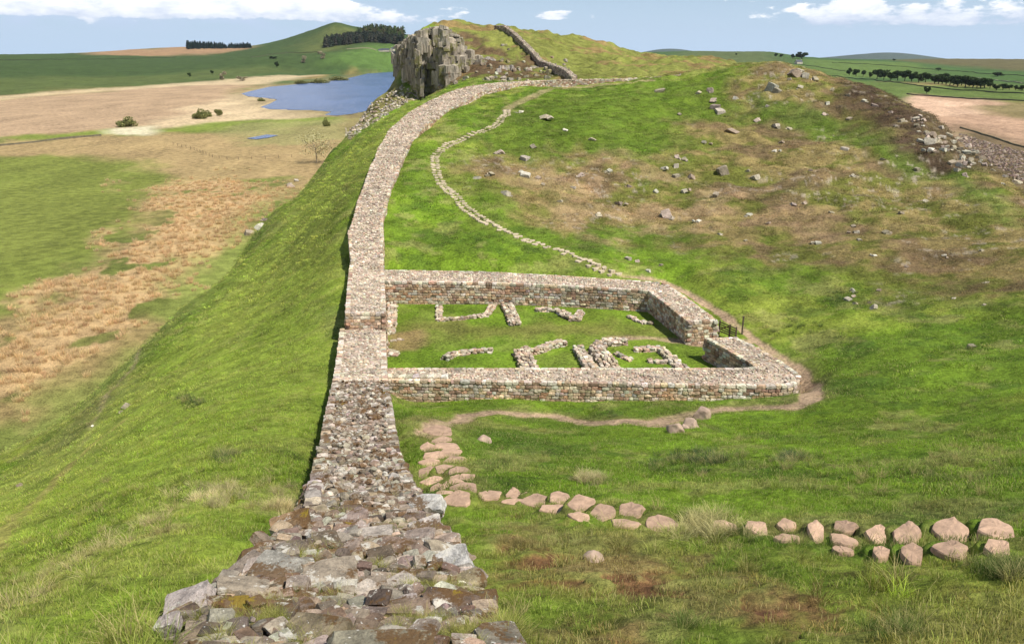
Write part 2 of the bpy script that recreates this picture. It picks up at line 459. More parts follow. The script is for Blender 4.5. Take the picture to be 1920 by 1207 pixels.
paint(area([(190, 244), (300, 236), (300, 252), (200, 254)], .012, .02, 10), C(.56, .5, .34), .9, nf)
paint(area([(-250, 296), (0, 272), (180, 256), (520, 250), (650, 236), (650, 296), (560, 335), (300, 340), (130, 292), (0, 290), (-250, 300)], .02, .03, 11), C(.34, .245, .115), .95, nf)
paint(area([(400, 240), (640, 228), (640, 262), (470, 268)], .02, .04, 12), C(.25, .235, .09), .8, nf)
paint(area([(-300, 300), (0, 290), (120, 286), (290, 306), (330, 330), (300, 352), (270, 400), (200, 455), (130, 520), (0, 610), (-300, 700)], .03, .045, 13), C(.155, .185, .035), .95, nf)
paint(area([(330, 350), (560, 336), (520, 362), (390, 375)], .03, .04, 14), C(.14, .19, .03), .9, nf)
RUSHM = area([(290, 345), (400, 335), (540, 345), (510, 378), (430, 440), (370, 510), (270, 600), (150, 695), (0, 775), (-300, 880), (-300, 690), (0, 600), (130, 520), (210, 455), (275, 400)], .04, .07, 15) * nf
rn = fbm(GX, GY * .55, 9, 5, .62, 18)
rlim = .465 - .08 * sstep(GR, 140, 200)
RUSHC = RUSHM * sstep(rn, rlim - .05, rlim + .03)
paint(RUSHM, C(.13, .15, .035), .8)
paint(RUSHC, C(.44, .30, .15), .95)
# foot of the slope: pale thin turf and the worn track
foot = area([(-300, 1000), (0, 850), (200, 745), (300, 640), (400, 545), (470, 452), (560, 370), (540, 350), (450, 430), (290, 620), (60, 770), (-300, 900)], .05, .05, 16)
paint(foot, C(.20, .235, .055), .8)
paint(area([(-200, 1010), (0, 870), (180, 760), (260, 700), (300, 720), (200, 830), (60, 940), (0, 1000), (-200, 1100)], .08, .08, 17), C(.22, .21, .075), .6)
paint(area([(560, 380), (640, 290), (700, 250), (690, 290), (610, 400), (420, 640), (380, 620)], .06, .06, 18), C(.20, .20, .06), .5, fm)
TRK = stroke([(-60, 1060), (0, 1003), (60, 945), (110, 895), (170, 835), (230, 790)], .75, .15, .3, 1)
paint(TRK, C(.42, .25, .13), .95)
paint(stroke([(150, 845), (200, 740), (250, 690), (280, 640)], .5, .2, .4, 2), C(.42, .31, .20), .5)
paint(area([(640, 500), (600, 560), (560, 500), (620, 400), (690, 300), (760, 220), (790, 200), (730, 260), (660, 400)], .05, .05, 19), C(.20, .19, .05), .55, fm)
paint(area([(-300, 1300), (-300, 950), (0, 900), (250, 740), (420, 540), (560, 370), (700, 240), (735, 240), (660, 400), (630, 600), (590, 860), (420, 1060), (380, 1300)], .05, .06, 43), C(.25, .31, .045), .62 + .5 * (nA - .5))
# dry streak on the near left shoulder
dryl = area([(560, 930), (420, 905), (330, 950), (240, 990), (140, 1020), (60, 1060), (0, 1110), (0, 1170), (120, 1120), (250, 1040), (420, 960)], .08, .09, 20)
paint(dryl, C(.36, .31, .13), .6 * sstep(nB, .4, .6))
paint(area([(-200, 1060), (200, 1060), (380, 1100), (420, 1300), (-200, 1300)], .2, .2, 21), C(.20, .21, .05), .55 * sstep(nA, .4, .6))
# near right: trodden, yellowish turf with bare soil
nr = area([(840, 960), (1000, 960), (1250, 1010), (1500, 1060), (1920, 1080), (2300, 1100), (2300, 1400), (900, 1400)], .12, .1, 22)
paint(nr, C(.24, .215, .065), .8 * sstep(nA, .35, .62))
paint(nr, C(.26, .15, .08), .45 * sstep(fbm(GX, GY, 1.3, 5, .65, 66), .54, .64))
SOIL = nr * sstep(fbm(GX, GY, .9, 5, .6, 19), .575, .64) * sstep(nA, .38, .55)
paint(SOIL, C(.17, .075, .04), .85)
bare = area([(880, 1010), (1020, 1040), (1130, 1030), (1210, 1055), (1100, 1075), (900, 1060)], .05, .08, 23) + area([(1380, 1100), (1500, 1120), (1620, 1150), (1500, 1180), (1400, 1140)], .05, .1, 24)
bare = np.clip(bare, 0, 1) * sstep(nB, .40, .56)
paint(bare, C(.19, .085, .05), .75)
# hill on the right: patchy tan and brown moor grass
hill = area([(870, 335), (960, 270), (1080, 300), (1180, 270), (1290, 300), (1340, 210), (1440, 120), (1520, 100), (1700, 190), (1940, 350), (2300, 420), (2300, 560), (1900, 560), (1700, 530), (1500, 480), (1300, 460), (1150, 430), (1000, 410), (930, 370)], .05, .08, 25)
hn = .5 * fbm(GX, GY, 10, 5, .65, 50) + .5 * fbm(GX, GY, 2.2, 4, .65, 51)
upper = area([(860, 330), (940, 230), (1000, 175), (1290, 150), (1440, 118), (1560, 135), (1940, 340), (2300, 420), (2300, 580), (1900, 570), (1500, 500), (1200, 470), (960, 430)], .06, .06, 44)
paint(upper, C(.098, .148, .018), .8, fm)
paint(hill, C(.15, .138, .035), .68, fm)
paint(hill, C(.27, .20, .085), .78 * sstep(hn, .43, .55), fm)
paint(hill, C(.17, .11, .065), .7 * sstep(fbm(GX, GY, 7, 4, .6, 52), .57, .68), fm)
midhill = area([(980, 330), (1200, 330), (1500, 350), (1600, 400), (1560, 480), (1300, 450), (1100, 430), (1000, 400)], .06, .08, 26)
paint(midhill, C(.34, .23, .13), .6 * sstep(fbm(GX, GY, 5, 5, .65, 53), .46, .6), fm)
paint(area([(1420, 185), (1560, 215), (1700, 265), (1760, 300), (1900, 390), (1900, 420), (1700, 330), (1500, 250), (1400, 210)], .02, .03, 27), C(.085, .150, .018), .7, fm)
heath = area([(1590, 180), (1680, 182), (1760, 212), (1860, 292), (1900, 335), (1850, 322), (1760, 318), (1700, 285), (1650, 245)], .02, .03, 28)
paint(heath, C(.078, .05, .032), .96 * (.55 + .45 * sstep(nB, .35, .55)), fm)
paint(hill * sstep(fbm(GX, GY, 9, 3, .5, 57), .45, .6), C(.38, .32, .24), .6 * sstep(fbm(GX, GY, .8, 4, .7, 58), .62, .67), fm)
# crag hill beyond
far = area([(800, 180), (770, 60), (930, 48), (1200, 96), (1400, 118), (1300, 136), (1060, 148), (900, 152)], .01, .03, 29)
paint(far * sstep(GR, 150, 156), C(.175, .18, .045), .85, fm)
paint(far * sstep(GR, 150, 156), C(.24, .15, .07), .75 * sstep(fbm(GX, GY, 8, 5, .6, 54), .50, .62), fm)
scr = area([(800, 175), (800, 60), (850, 52), (900, 70), (960, 100), (1040, 122), (1040, 145), (930, 150)], .01, .02, 30)
paint(scr * sstep(GR, 150, 156), C(.125, .078, .045), .9 * sstep(fbm(GX, GY, 5, 5, .6, 55), .36, .50), fm)
tal = area([(752, 150), (790, 186), (650, 268), (640, 240), (700, 190)], .01, .02, 31)
paint(tal, C(.22, .185, .07), .8)
# right: straw field, green fields beyond
paint(area([(1690, 185), (1720, 177), (1920, 192), (2100, 205), (2100, 330), (1920, 280), (1800, 245), (1740, 215)], .02, .015, 32), C(.55, .37, .25), .95, nf)
paint(area([(1690, 185), (1720, 177), (1920, 192), (2100, 205), (2100, 330), (1920, 280), (1800, 245), (1740, 215)], .02, .015, 32), C(.33, .21, .13), .7 * sstep(fbm(GX, GY * .5, 40, 5, .6, 56), .5, .62), nf)
paint(area([(1830, 200), (1920, 194), (2100, 200), (2100, 260), (1920, 226), (1860, 213)], .02, .02, 33), C(.16, .14, .05), .85, nf)
paint(area([(1350, 178), (1560, 165), (1600, 150), (1700, 158), (2100, 175), (2100, 200), (1920, 190), (1720, 177)], .01, .01, 34), C(.10, .145, .035), .95, nf)
paint(area([(1380, 125), (1500, 110), (1700, 118), (1800, 135), (1700, 148), (1600, 146), (1500, 130)], .02, .015, 35), C(.105, .155, .038), .9, nf)
paint(area([(1700, 150), (1750, 125), (2000, 140), (2100, 172), (1920, 168)], .03, .015, 36), C(.065, .115, .03), .9, nf)
paint(area([(1680, 114), (1920, 110), (2100, 112), (2100, 140), (1920, 133), (1760, 122)], .03, .02, 37), C(.12, .10, .045), .9, nf)
paint(area([(1160, 104), (1280, 99), (1480, 101), (1400, 118), (1200, 112)], .03, .03, 38), C(.10, .12, .045), .8, nf)
paint(area([(1740, 215), (1800, 236), (1920, 266), (2100, 330), (2100, 420), (1900, 345), (1800, 300)], .03, .015, 39), C(.13, .095, .05), .95)
paint(sstep(GR, 4200, 5200), C(.085, .11, .10), .9)  # farthest hills: blue of distance haze painted into the ground colour
# inside the fort
paint(FM, G_BRIGHT * 1.02, .6)
paint(area([(735, 612), (1000, 606), (1200, 610), (1290, 625), (1330, 632), (1200, 628), (1000, 632), (735, 640)], .02, .03, 40), C(.19, .17, .05), .65)
paint(area([(728, 622), (790, 622), (800, 655), (730, 660)], .01, .015, 41), C(.30, .20, .10), .75)
paint(area([(1085, 560), (1200, 600), (1300, 640), (1310, 690), (1240, 650), (1150, 610)], .02, .03, 42), C(.13, .16, .03), .4)
# paths of bare earth
PATHS = [([(805, 812), (830, 790), (880, 776), (960, 773), (1040, 780), (1130, 790), (1220, 788), (1290, 778), (1340, 768), (1420, 764), (1490, 762), (1518, 750), (1522, 730), (1505, 705), (1485, 690)], .8), ([(1505, 705), (1470, 675), (1420, 640), (1390, 615), (1340, 580), (1290, 550), (1245, 527), (1205, 520)], .5),
         ([(1210, 521), (1170, 516), (1120, 500)], .35), ([(1040, 782), (1130, 796), (1230, 796), (1290, 783)], .9), ([(1290, 640), (1210, 632), (1140, 634)], .6), ([(1290, 640), (1345, 650), (1400, 640)], 0.8),
         ([(950, 205), (1000, 180), (1060, 165), (1150, 158), (1220, 152)], 1.3), ([(1310, 625), (1345, 640)], 1.2)]
PM = np.zeros(GX.shape)
for i, (pp, wd) in enumerate(PATHS):
    PM = np.maximum(PM, stroke(pp, wd * 1.25, .12, .2, i) * (.55 if i == 6 else 1))
halo = stroke(PATHS[0][0], 2.0, .6, .7, 9)
paint(halo, C(.20, .19, .06), .5)
paint(PM, EARTH, .93 - .25 * sstep(nB, .5, .7))
SLABTRACK = [(810, 815), (835, 860), (870, 905), (858, 935)], [(900, 930), (1000, 938), (1120, 962), (1250, 985), (1400, 995), (1600, 1005), (1800, 1015), (1960, 1020)]
for q in SLABTRACK:
    paint(stroke(q, 1.1, .3, .4, 12), C(.17, .16, .05), .55)
FARTRACK = [(1165, 519), (1110, 497), (1060, 474), (1000, 455), (950, 437), (905, 412), (870, 388), (840, 358), (818, 325), (814, 295), (830, 278), (865, 262), (905, 247), (935, 232), (950, 215), (950, 205)]
paint(stroke(FARTRACK, 1.6, .4, .5, 13), C(.17, .20, .04), .4)
GREENNESS = np.clip((CG[..., 1] - CG[..., 0] * .9) / .07, 0, 1) * (1 - PM)

GZ = GZ - 0.07 * PM - 0.05 * SOIL
# the lake bed
LAKE_PIX = [(452, 176), (470, 171), (505, 163), (560, 158), (640, 150), (690, 138), (760, 133), (800, 133), (800, 200), (700, 206), (660, 214), (632, 217), (606, 216), (622, 210), (585, 207), (540, 206), (505, 205), (488, 201), (505, 195), (520, 187), (498, 184), (465, 181)]
LAKEZ = -19.75
lake_pts = [Pz(u, v, LAKEZ)[:2] for u, v in LAKE_PIX]
lp = polar(lake_pts)
ins = inpoly(GA, GL, lp) & (np.cos(GA) > 0)
ld = dseg(GA[ins], GL[ins], lp, True)
GZ[ins] = np.minimum(GZ[ins], LAKEZ - 0.1 - np.clip(ld / .05, 0, 1) * 3)
wl = np.where(ins, 0, sstep(GR, 360, 480) * sstep(-GR, -1850, -1700) * sstep(-GA, .0, .04) * sstep(GA, -.8, -.55))
GZ = GZ * (1 - wl) + np.maximum(GZ, LAKEZ + .15) * wl


ROW1 = [(917, 929, 46, 20, 'first slab right of the bend in the path, long and low'), (963, 928, 27, 20, 'rounded slab second right of the path bend'), (988, 931, 21, 14, 'smallest slab, wedged behind a long narrow one near the path bend'),
        (962, 941, 46, 9, 'thin half buried slab below the smallest one'), (1004, 937, 52, 22, 'long slab pointing up to the right near the path bend'), (1051, 933, 35, 23, 'squarish slab above a long low one, left of the biggest group'),
        (1042, 955, 50, 16, 'long low slab half covered by turf, left of the dished slab'), (1089, 946, 47, 27, 'large dished slab left of the oval one'), (1129, 963, 42, 30, 'large oval slab in the middle of the row'), (1088, 970, 38, 13, 'narrow slab below the dished one'),
        (1180, 959, 42, 29, 'rounded square slab right of the oval one, set higher'), (1173, 983, 56, 18, 'long flat slab below the rounded square one'), (1236, 981, 52, 30, 'slanted slab running down to the right into long grass')]
ROW2 = [(1360, 992, 48, 26, 'slab partly hidden by long grass, first of the spaced steps'), (1420, 995, 42, 26, 'rounded step, second of the spaced steps'), (1473, 990, 34, 19, 'small upper step above a buried one'), (1474, 1015, 44, 12, 'buried step under the small upper one'),
        (1530, 1001, 30, 34, 'upright oval step standing alone in the row'), (1581, 993, 40, 22, 'upper step of the fourth pair from the right'), (1580, 1019, 54, 24, 'broad lower step of the fourth pair from the right'), (1576, 1036, 36, 12, 'sliver of slab below the broad lower step'),
        (1644, 1007, 32, 36, 'upper step of the third pair from the right, narrow'), (1650, 1042, 32, 28, 'lower step of the third pair from the right'), (1702, 1006, 48, 34, 'cracked upper step beside a dark gap'), (1709, 1044, 38, 36, 'pointed lower step beside a dark gap'),
        (1778, 998, 58, 36, 'big notched upper step of the second pair from the right'), (1783, 1034, 62, 28, 'long lower step of the second pair from the right'), (1868, 997, 52, 34, 'rightmost upper step beside dark turf'), (1871, 1036, 38, 30, 'rightmost lower step beside dark turf')]
BENDP = [(822, 808, 44, 16), (800, 839, 22, 13), (830, 826, 34, 14), (838, 836, 34, 12), (815, 855, 30, 14), (842, 851, 36, 14), (852, 866, 34, 16), (808, 868, 32, 12), (803, 886, 34, 16), (835, 880, 34, 16),
         (858, 884, 30, 16), (812, 902, 30, 14), (866, 898, 42, 18), (850, 910, 40, 16), (870, 916, 42, 18), (820, 916, 24, 12), (858, 933, 46, 22), (835, 925, 26, 10)]
# every slab of the near path lies on a small step cut into the slope
PREP = {}
for (u, v, wpx, hpx) in [(q[0], q[1], q[2] * 1.1, q[3] * 1.1) for q in ROW1] + [(q[0], q[1], q[2] * .92, q[3] * .90) for q in ROW2] + [(q[0], q[1], q[2] * 1.3, q[3] * 1.3) for q in BENDP]:
    p = hit(u, v)
    rr = math.hypot(p[0], p[1]); depth = rr * CP + (HC - p[2]) * SP; dist = math.hypot(rr, HC - p[2]); slope = (HC - p[2]) / dist
    e = 1.3
    gx = float(ground(p[0] + e, p[1]) - ground(p[0] - e, p[1])) / 2 / e; gy = float(ground(p[0], p[1] + e) - ground(p[0], p[1] - e)) / 2 / e
    tx, ty = gx * .25, gy * .25
    PREP[(u, v)] = (p[0], p[1], p[2], wpx / F * depth / 2 * 1.05, 1.08 * hpx / F * depth / 2 / max(slope + ty * rr / dist, .2), tx, ty)
for (x0, y0, z0, wx, wy, tx, ty) in PREP.values():
    d = np.hypot((GX - x0) / (wx + .02), (GY - y0) / (wy + .02))
    q = d < 1.6
    w_ = sstep(-d[q], -1.45, -1.0)
    GZ[q] = GZ[q] * (1 - w_) + (z0 + tx * (GX[q] - x0) + ty * (GY[q] - y0)) * w_


# ------------------------------------------------------------------ mesh building
def add_attr(me, name, data, typ='FLOAT_COLOR', dom='POINT'):
    at = me.attributes.new(name, typ, dom)
    data = np.asarray(data, np.float32)
    if typ == 'FLOAT_COLOR':
        if data.shape[-1] == 3:
            data = np.concatenate([data, np.ones(data.shape[:-1] + (1,), np.float32)], -1)
        at.data.foreach_set('color', data.ravel())
    elif typ == 'FLOAT_VECTOR':
        at.data.foreach_set('vector', data.ravel())
    else:
        at.data.foreach_set('value', data.ravel())


def mesh(name, V, faces, mat=None, smooth=False, col=None):
    """faces: an (n,3) or (n,4) array or a list of such arrays"""
    me = bpy.data.meshes.new(name)
    if isinstance(faces, np.ndarray):
        faces = [faces]
    faces = [np.asarray(f, np.int32) for f in faces if len(f)]
    loops = np.concatenate([f.ravel() for f in faces]) if faces else np.zeros(0, np.int32)
    sizes = np.concatenate([np.full(len(f), f.shape[1], np.int32) for f in faces]) if faces else np.zeros(0, np.int32)
    me.vertices.add(len(V)); me.vertices.foreach_set('co', np.asarray(V, np.float32).ravel())
    if len(sizes):
        me.loops.add(len(loops)); me.loops.foreach_set('vertex_index', loops)
        me.polygons.add(len(sizes))
        me.polygons.foreach_set('loop_start', np.r_[0, np.cumsum(sizes)[:-1]].astype(np.int32))
        me.polygons.foreach_set('loop_total', sizes)
        me.polygons.foreach_set('use_smooth', np.full(len(sizes), bool(smooth)))
    me.update(calc_edges=True)
    if col is not None:
        add_attr(me, 'Col', col)
    if mat is not None:
        me.materials.append(mat)
    return me


def link(name, me, label=None, cat=None, group=None, kind=None, parent=None, loc=None):
    o = bpy.data.objects.new(name, me)
    COL.objects.link(o)
    if loc is not None:
        o.location = loc
    if parent is not None:
        o.parent = parent
    for k, v in (('label', label), ('category', cat), ('group', group), ('kind', kind or ('thing' if cat else None))):
        if v:
            o[k] = v
    return o


def centred(V, base=None):
    c = np.array(base if base is not None else (V[:, 0].mean(), V[:, 1].mean(), V[:, 2].min()), float)
    return V - c, c


# ------------------------------------------------------------------ materials
def material(name, rough=0.9, spec=0.25):
    mt = bpy.data.materials.new(name)
    mt.use_nodes = True
    mt.node_tree.nodes.clear()
    n = NT(mt.node_tree)
    b = n.n('ShaderNodeBsdfPrincipled'); o = n.n('ShaderNodeOutputMaterial')
    b.inputs['Roughness'].default_value = rough
    b.inputs['Specular IOR Level'].default_value = spec
    mt.node_tree.links.new(b.outputs[0], o.inputs[0])
    pos = n.n('ShaderNodeNewGeometry').outputs['Position']
    return mt, n, b, pos


def attr(n, name, typ='GEOMETRY'):
    a = n.n('ShaderNodeAttribute'); a.attribute_name = name; a.attribute_type = typ
    return a


def bump(n, b, h, dist, strength=1.0, prev=None):
    nd = n.n('ShaderNodeBump')
    nd.inputs['Distance'].default_value = dist
    nd.inputs['Strength'].default_value = strength
    n.put(nd.inputs['Height'], h)
    if prev is not None:
        n.put(nd.inputs['Normal'], prev)
    n.put(b.inputs['Normal'], nd.outputs[0])
    return nd.outputs[0]


M_GROUND, n, b, pos = material('moorland_turf', 0.95, 0.1)
c = attr(n, 'Col').outputs['Color']
f1 = n.noise(pos, 5.0, 5, .7); f2 = n.noise(pos, .45, 6, .65); f3 = n.noise(n.vm('MULTIPLY', pos, (1, .35, 1)), .05, 6, .7)
k = n.m('ADD', n.m('ADD', n.step(f1, .3, .7, .58, 1.36), n.step(f2, .3, .7, -.30, .30)), n.step(f3, .3, .7, -.20, .20))
gc = n.mix(1.0, c, k, 'MULTIPLY')
gc = n.mix(n.step(n.noise(pos, 2.3, 4, .7), .58, .74, 0, .35), gc, n.mix(1.0, gc, (1.7, 1.35, 1.5), 'MULTIPLY'))
n.put(b.inputs['Base Color'], gc)
b1 = bump(n, b, n.noise(pos, 1.4, 8, .72), .34, .9)
bump(n, b, n.noise(pos, 9, 4, .7), .05, .7, b1)

M_STONE, n, b, pos = material('weathered_stone', 0.92, 0.2)
c = attr(n, 'Col').outputs['Color']
k = n.step(n.noise(pos, 7, 6, .7), .28, .72, .62, 1.36)
sc = n.mix(1.0, c, k, 'MULTIPLY')
sc = n.mix(n.step(n.noise(pos, 16, 4, .7), .60, .68, 0, .45), sc, (.62, .60, .53))
sc = n.mix(n.step(n.noise(pos, 3.1, 5, .7), .62, .72, 0, .55), sc, (.16, .12, .085))
sc = n.mix(1.0, sc, n.step(n.noise(pos, .8, 5, .7), .3, .7, .70, 1.2), 'MULTIPLY')
sc = n.mix(n.step(n.noise(n.vm('ADD', pos, (9, 2, 5)), 1.1, 6, .75), .60, .68, 0, .5), sc, (.15, .13, .06))
n.put(b.inputs['Base Color'], sc)
b1 = bump(n, b, n.noise(pos, 6, 6, .65), .06, .9)
bump(n, b, n.noise(pos, 35, 4, .6), .012, .8, b1)

M_ROUGH, n, b, pos = material('lichened_rubble', 0.93, 0.2)
c = attr(n, 'Col').outputs['Color']
k = n.step(n.noise(pos, 5, 8, .7), .3, .7, .55, 1.4)
sc = n.mix(1.0, c, k, 'MULTIPLY')
fi = n.noise(pos, 42, 3, .6)
sc = n.mix(n.step(fi, .52, .68, 0, .35), sc, (.09, .065, .05))
li = n.m('ADD', n.noise(pos, 3.0, 3, .5), n.m('MULTIPLY', n.noise(pos, 19, 4, .7), .38))
sc = n.mix(n.step(li, .80, .86, 0, .78), sc, (.62, .585, .50))
sc = n.mix(n.step(n.noise(pos, 26, 2, .5), .68, .71, 0, .8), sc, (.66, .64, .57))
mo = n.m('ADD', n.noise(n.vm('ADD', pos, (7, 3, 1)), 1.6, 4, .6), n.m('MULTIPLY', n.noise(pos, 24, 4, .7), .30))
sc = n.mix(n.step(mo, .68, .75, 0, .9), sc, (.13, .072, .028))
sc = n.mix(n.step(mo, .82, .87, 0, .8), sc, (.27, .19, .02))
n.put(b.inputs['Base Color'], sc)
b1 = bump(n, b, n.noise(pos, 4.5, 8, .68), .09, 1.0)
bump(n, b, n.noise(pos, 30, 5, .65), .016, 1.0, b1)

M_SLAB, n, b, pos = material('worn_sandstone', 0.85, 0.25)
c = attr(n, 'Col').outputs['Color']
sc = n.mix(1.0, c, n.step(n.noise(pos, 4, 6, .65), .3, .7, .75, 1.22), 'MULTIPLY')
sc = n.mix(n.step(n.noise(pos, 22, 4, .7), .60, .70, 0, .3), sc, (.16, .10, .07))
n.put(b.inputs['Base Color'], sc)
bump(n, b, n.noise(pos, 14, 6, .65), .02, .8)

M_CRAG, n, b, pos = material('dolerite_crag', 0.92, 0.2)
c = attr(n, 'Col').outputs['Color']
pz_ = n.vm('MULTIPLY', pos, (1, 1, .22))
sc = n.mix(1.0, c, n.step(n.noise(pz_, 1.2, 6, .7), .3, .7, .5, 1.45), 'MULTIPLY')
sc = n.mix(n.step(n.noise(n.vm('MULTIPLY', pos, (1, 1, .3)), 1.5, 4, .8), .40, .33, 0, .8), sc, (.05, .04, .03))
sc = n.mix(n.step(n.noise(pos, .35, 6, .75), .50, .60, 0, .8), sc, (.17, .165, .045))
sc = n.mix(n.step(n.noise(n.vm('ADD', pos, (31, 7, 3)), .3, 6, .75), .58, .66, 0, .7), sc, (.19, .10, .05))
n.put(b.inputs['Base Color'], sc)
b1 = bump(n, b, n.noise(pz_, 1.8, 6, .7), .5, 1.0)

M_BLADE, n, b, pos = material('grass_blades', 0.7, 0.15)
c = attr(n, 'tint', 'INSTANCER').outputs['Color']
hh = attr(n, 'tip').outputs['Fac']
rr_ = attr(n, 'rnd').outputs['Fac']
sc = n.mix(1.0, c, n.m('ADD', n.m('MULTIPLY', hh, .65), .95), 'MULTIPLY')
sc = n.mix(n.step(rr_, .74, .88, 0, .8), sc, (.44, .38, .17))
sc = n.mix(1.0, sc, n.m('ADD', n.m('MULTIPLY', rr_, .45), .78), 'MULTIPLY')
n.put(b.inputs['Base Color'], sc)
tr = n.n('ShaderNodeBsdfTranslucent'); n.put(tr.inputs[0], sc)
ms = n.n('ShaderNodeMixShader'); ms.inputs[0].default_value = .4
lk = M_BLADE.node_tree.links
lk.new(b.outputs[0], ms.inputs[1]); lk.new(tr.outputs[0], ms.inputs[2])
lk.new(ms.outputs[0], [x for x in M_BLADE.node_tree.nodes if x.type == 'OUTPUT_MATERIAL'][0].inputs[0])

M_LEAF, n, b, pos = material('foliage', 0.8, 0.1)
c = attr(n, 'Col').outputs['Color']
n.put(b.inputs['Base Color'], c)
M_WATER, n, b, pos = material('lake_water', 0.22, 0.5)
n.put(b.inputs['Base Color'], n.mix(n.step(n.noise(n.vm('MULTIPLY', pos, (.03, .012, 1)), 1.0, 5, .6), .35, .65), (.045, .085, .195), (.07, .12, .26)))  # blue of the sky mirrored by the waves is put into the base colour
bump(n, b, n.noise(n.vm('MULTIPLY', pos, (.5, .16, 1)), 1, 4, .7), 1.2, 1.0)
M_WOOD, n, b, pos = material('dark_timber', 0.8, 0.2)
n.put(b.inputs['Base Color'], n.mix(n.noise(n.vm('MULTIPLY', pos, (8, 8, 40)), 1, 4, .6), (.06, .045, .035), (.15, .115, .085)))
M_ROOF, n, b, pos = material('slate', 0.6, 0.4)
n.put(b.inputs['Base Color'], n.mix(n.noise(pos, 1.5, 4, .6), (.035, .04, .06), (.07, .075, .09)))
M_RENDERW, n, b, pos = material('pale_masonry', 0.9, 0.2)
n.put(b.inputs['Base Color'], n.mix(n.noise(pos, 1.5, 4, .6), (.42, .36, .28), (.62, .56, .47)))
M_GLASS, n, b, pos = material('window_glass', 0.1, 0.6)
n.put(b.inputs['Base Color'], (.02, .025, .03))

# ------------------------------------------------------------------ the ground sheet
V = np.stack([GX, GY, GZ], -1).reshape(-1, 3)
na = len(AZ)
i_, j_ = np.meshgrid(np.arange(NR - 1), np.arange(na), indexing='ij')
j2 = (j_ + 1) % na
Fq = np.stack([i_ * na + j_, i_ * na + j2, (i_ + 1) * na + j2, (i_ + 1) * na + j_], -1).reshape(-1, 4)
ci = len(V)
V = np.vstack([V, [[0, 0, GZ[0].mean()]]])
Ft = np.stack([np.full(na, ci), (np.arange(na) + 1) % na, np.arange(na)], -1)
colv = np.vstack([CG.reshape(-1, 3), [[.1, .18, .02]]])
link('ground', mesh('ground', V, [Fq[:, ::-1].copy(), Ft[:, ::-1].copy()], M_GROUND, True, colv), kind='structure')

# lake
LV = np.array([(x, y, LAKEZ) for x, y in lake_pts])
me = bpy.data.meshes.new('lake'); me.from_pydata([tuple(v) for v in LV], [], [list(range(len(LV)))]); me.update()
me.materials.append(M_WATER)
if me.polygons[0].normal.z < 0:
    me.flip_normals()
link('lake', me, kind='structure')
pool = [Pz(u, v, -19.3)[:2] for u, v in ((462, 258), (500, 252), (522, 253), (505, 257), (480, 260))]
me = bpy.data.meshes.new('marsh_pool'); me.from_pydata([(x, y, float(ground(x, y)) + .25) for x, y in pool], [], [list(range(5))]); me.update()
me.materials.append(M_WATER)
if me.polygons[0].normal.z < 0:
    me.flip_normals()
link('marsh_pool', me, kind='structure')


# ------------------------------------------------------------------ stone templates
def ico(sub):
    import bmesh
    bm = bmesh.new(); bmesh.ops.create_icosphere(bm, subdivisions=sub, radius=1)
    V = np.array([v.co[:] for v in bm.verts]); Fc = np.array([[v.index for v in f.verts] for f in bm.faces]); bm.free()
    return V, Fc


ICO = {s: ico(s) for s in (1, 2, 3, 4)}


def rock_template(sub, seed, ncut=11, rough=0.08, box=0.0):
    """a boulder: a sphere cut by random planes; box > 0 adds axis planes for a blocky shape"""
    r = np.random.default_rng(seed)
    V = ICO[sub][0].copy() * 1.25
    N_ = r.normal(size=(ncut, 3)); N_ /= np.linalg.norm(N_, axis=1)[:, None]
    D = r.uniform(.68, .98, ncut)
    if box:
        A = np.array([(1, 0, 0), (-1, 0, 0), (0, 1, 0), (0, -1, 0), (0, 0, 1), (0, 0, -1)], float) + r.normal(0, .07, (6, 3))
        A /= np.linalg.norm(A, axis=1)[:, None]
        N_ = np.vstack([A, N_[:int(ncut * (1 - box))]]); D = np.r_[r.uniform(.66, .74, 6), D[:int(ncut * (1 - box))] + .2]
    for nn, d in zip(N_, D):
        e = V @ nn - d
        V -= np.where(e > 0, e, 0)[:, None] * nn * .97
    for q in range(3):
        fr = 2.2 * 1.9 ** q; ph = r.uniform(0, 9, 3)
        V += rough / (q + 1) * (np.sin(V[:, [1, 2, 0]] * fr + ph) * np.cos(V[:, [2, 0, 1]] * fr * 1.3 + ph[::-1]))
    if rough > 0 and sub >= 3:
        V *= (1 + r.normal(0, rough * .10, (len(V), 1)))
    return V


def brick_template(seed):
    r = np.random.default_rng(seed)
    V, Fc = [], []
    # a cushion faced block: 3 x 3 grid on each face of a cube, pulled round at the edges
    import bmesh
    bm = bmesh.new(); bmesh.ops.create_cube(bm, size=2.0)
    bmesh.ops.subdivide_edges(bm, edges=bm.edges[:], cuts=2, use_grid_fill=True)
    V = np.array([v.co[:] for v in bm.verts]); Fc = np.array([[v.index for v in f.verts] for f in bm.faces]); bm.free()
    n_ = np.abs(V) > .99
    k = n_.sum(1)
    V = V * np.where(k == 3, .90, np.where(k == 2, .96, 1.0))[:, None]
    V += r.normal(0, .035, V.shape)
    return V * .5, Fc


BRICKS = [brick_template(s) for s in range(8)]
BRICKF = BRICKS[0][1]
ROCK = {s: [rock_template(s, 100 * s + i, rough=.05, box=(.6 if i % 2 else 0)) for i in range(10)] for s in (1, 2, 3)}
SHARD = {s: [rock_template(s, 300 * s + i, 13, .025, box=(.25 if i % 3 else .6)) for i in range(14)] for s in (2, 3, 4)}


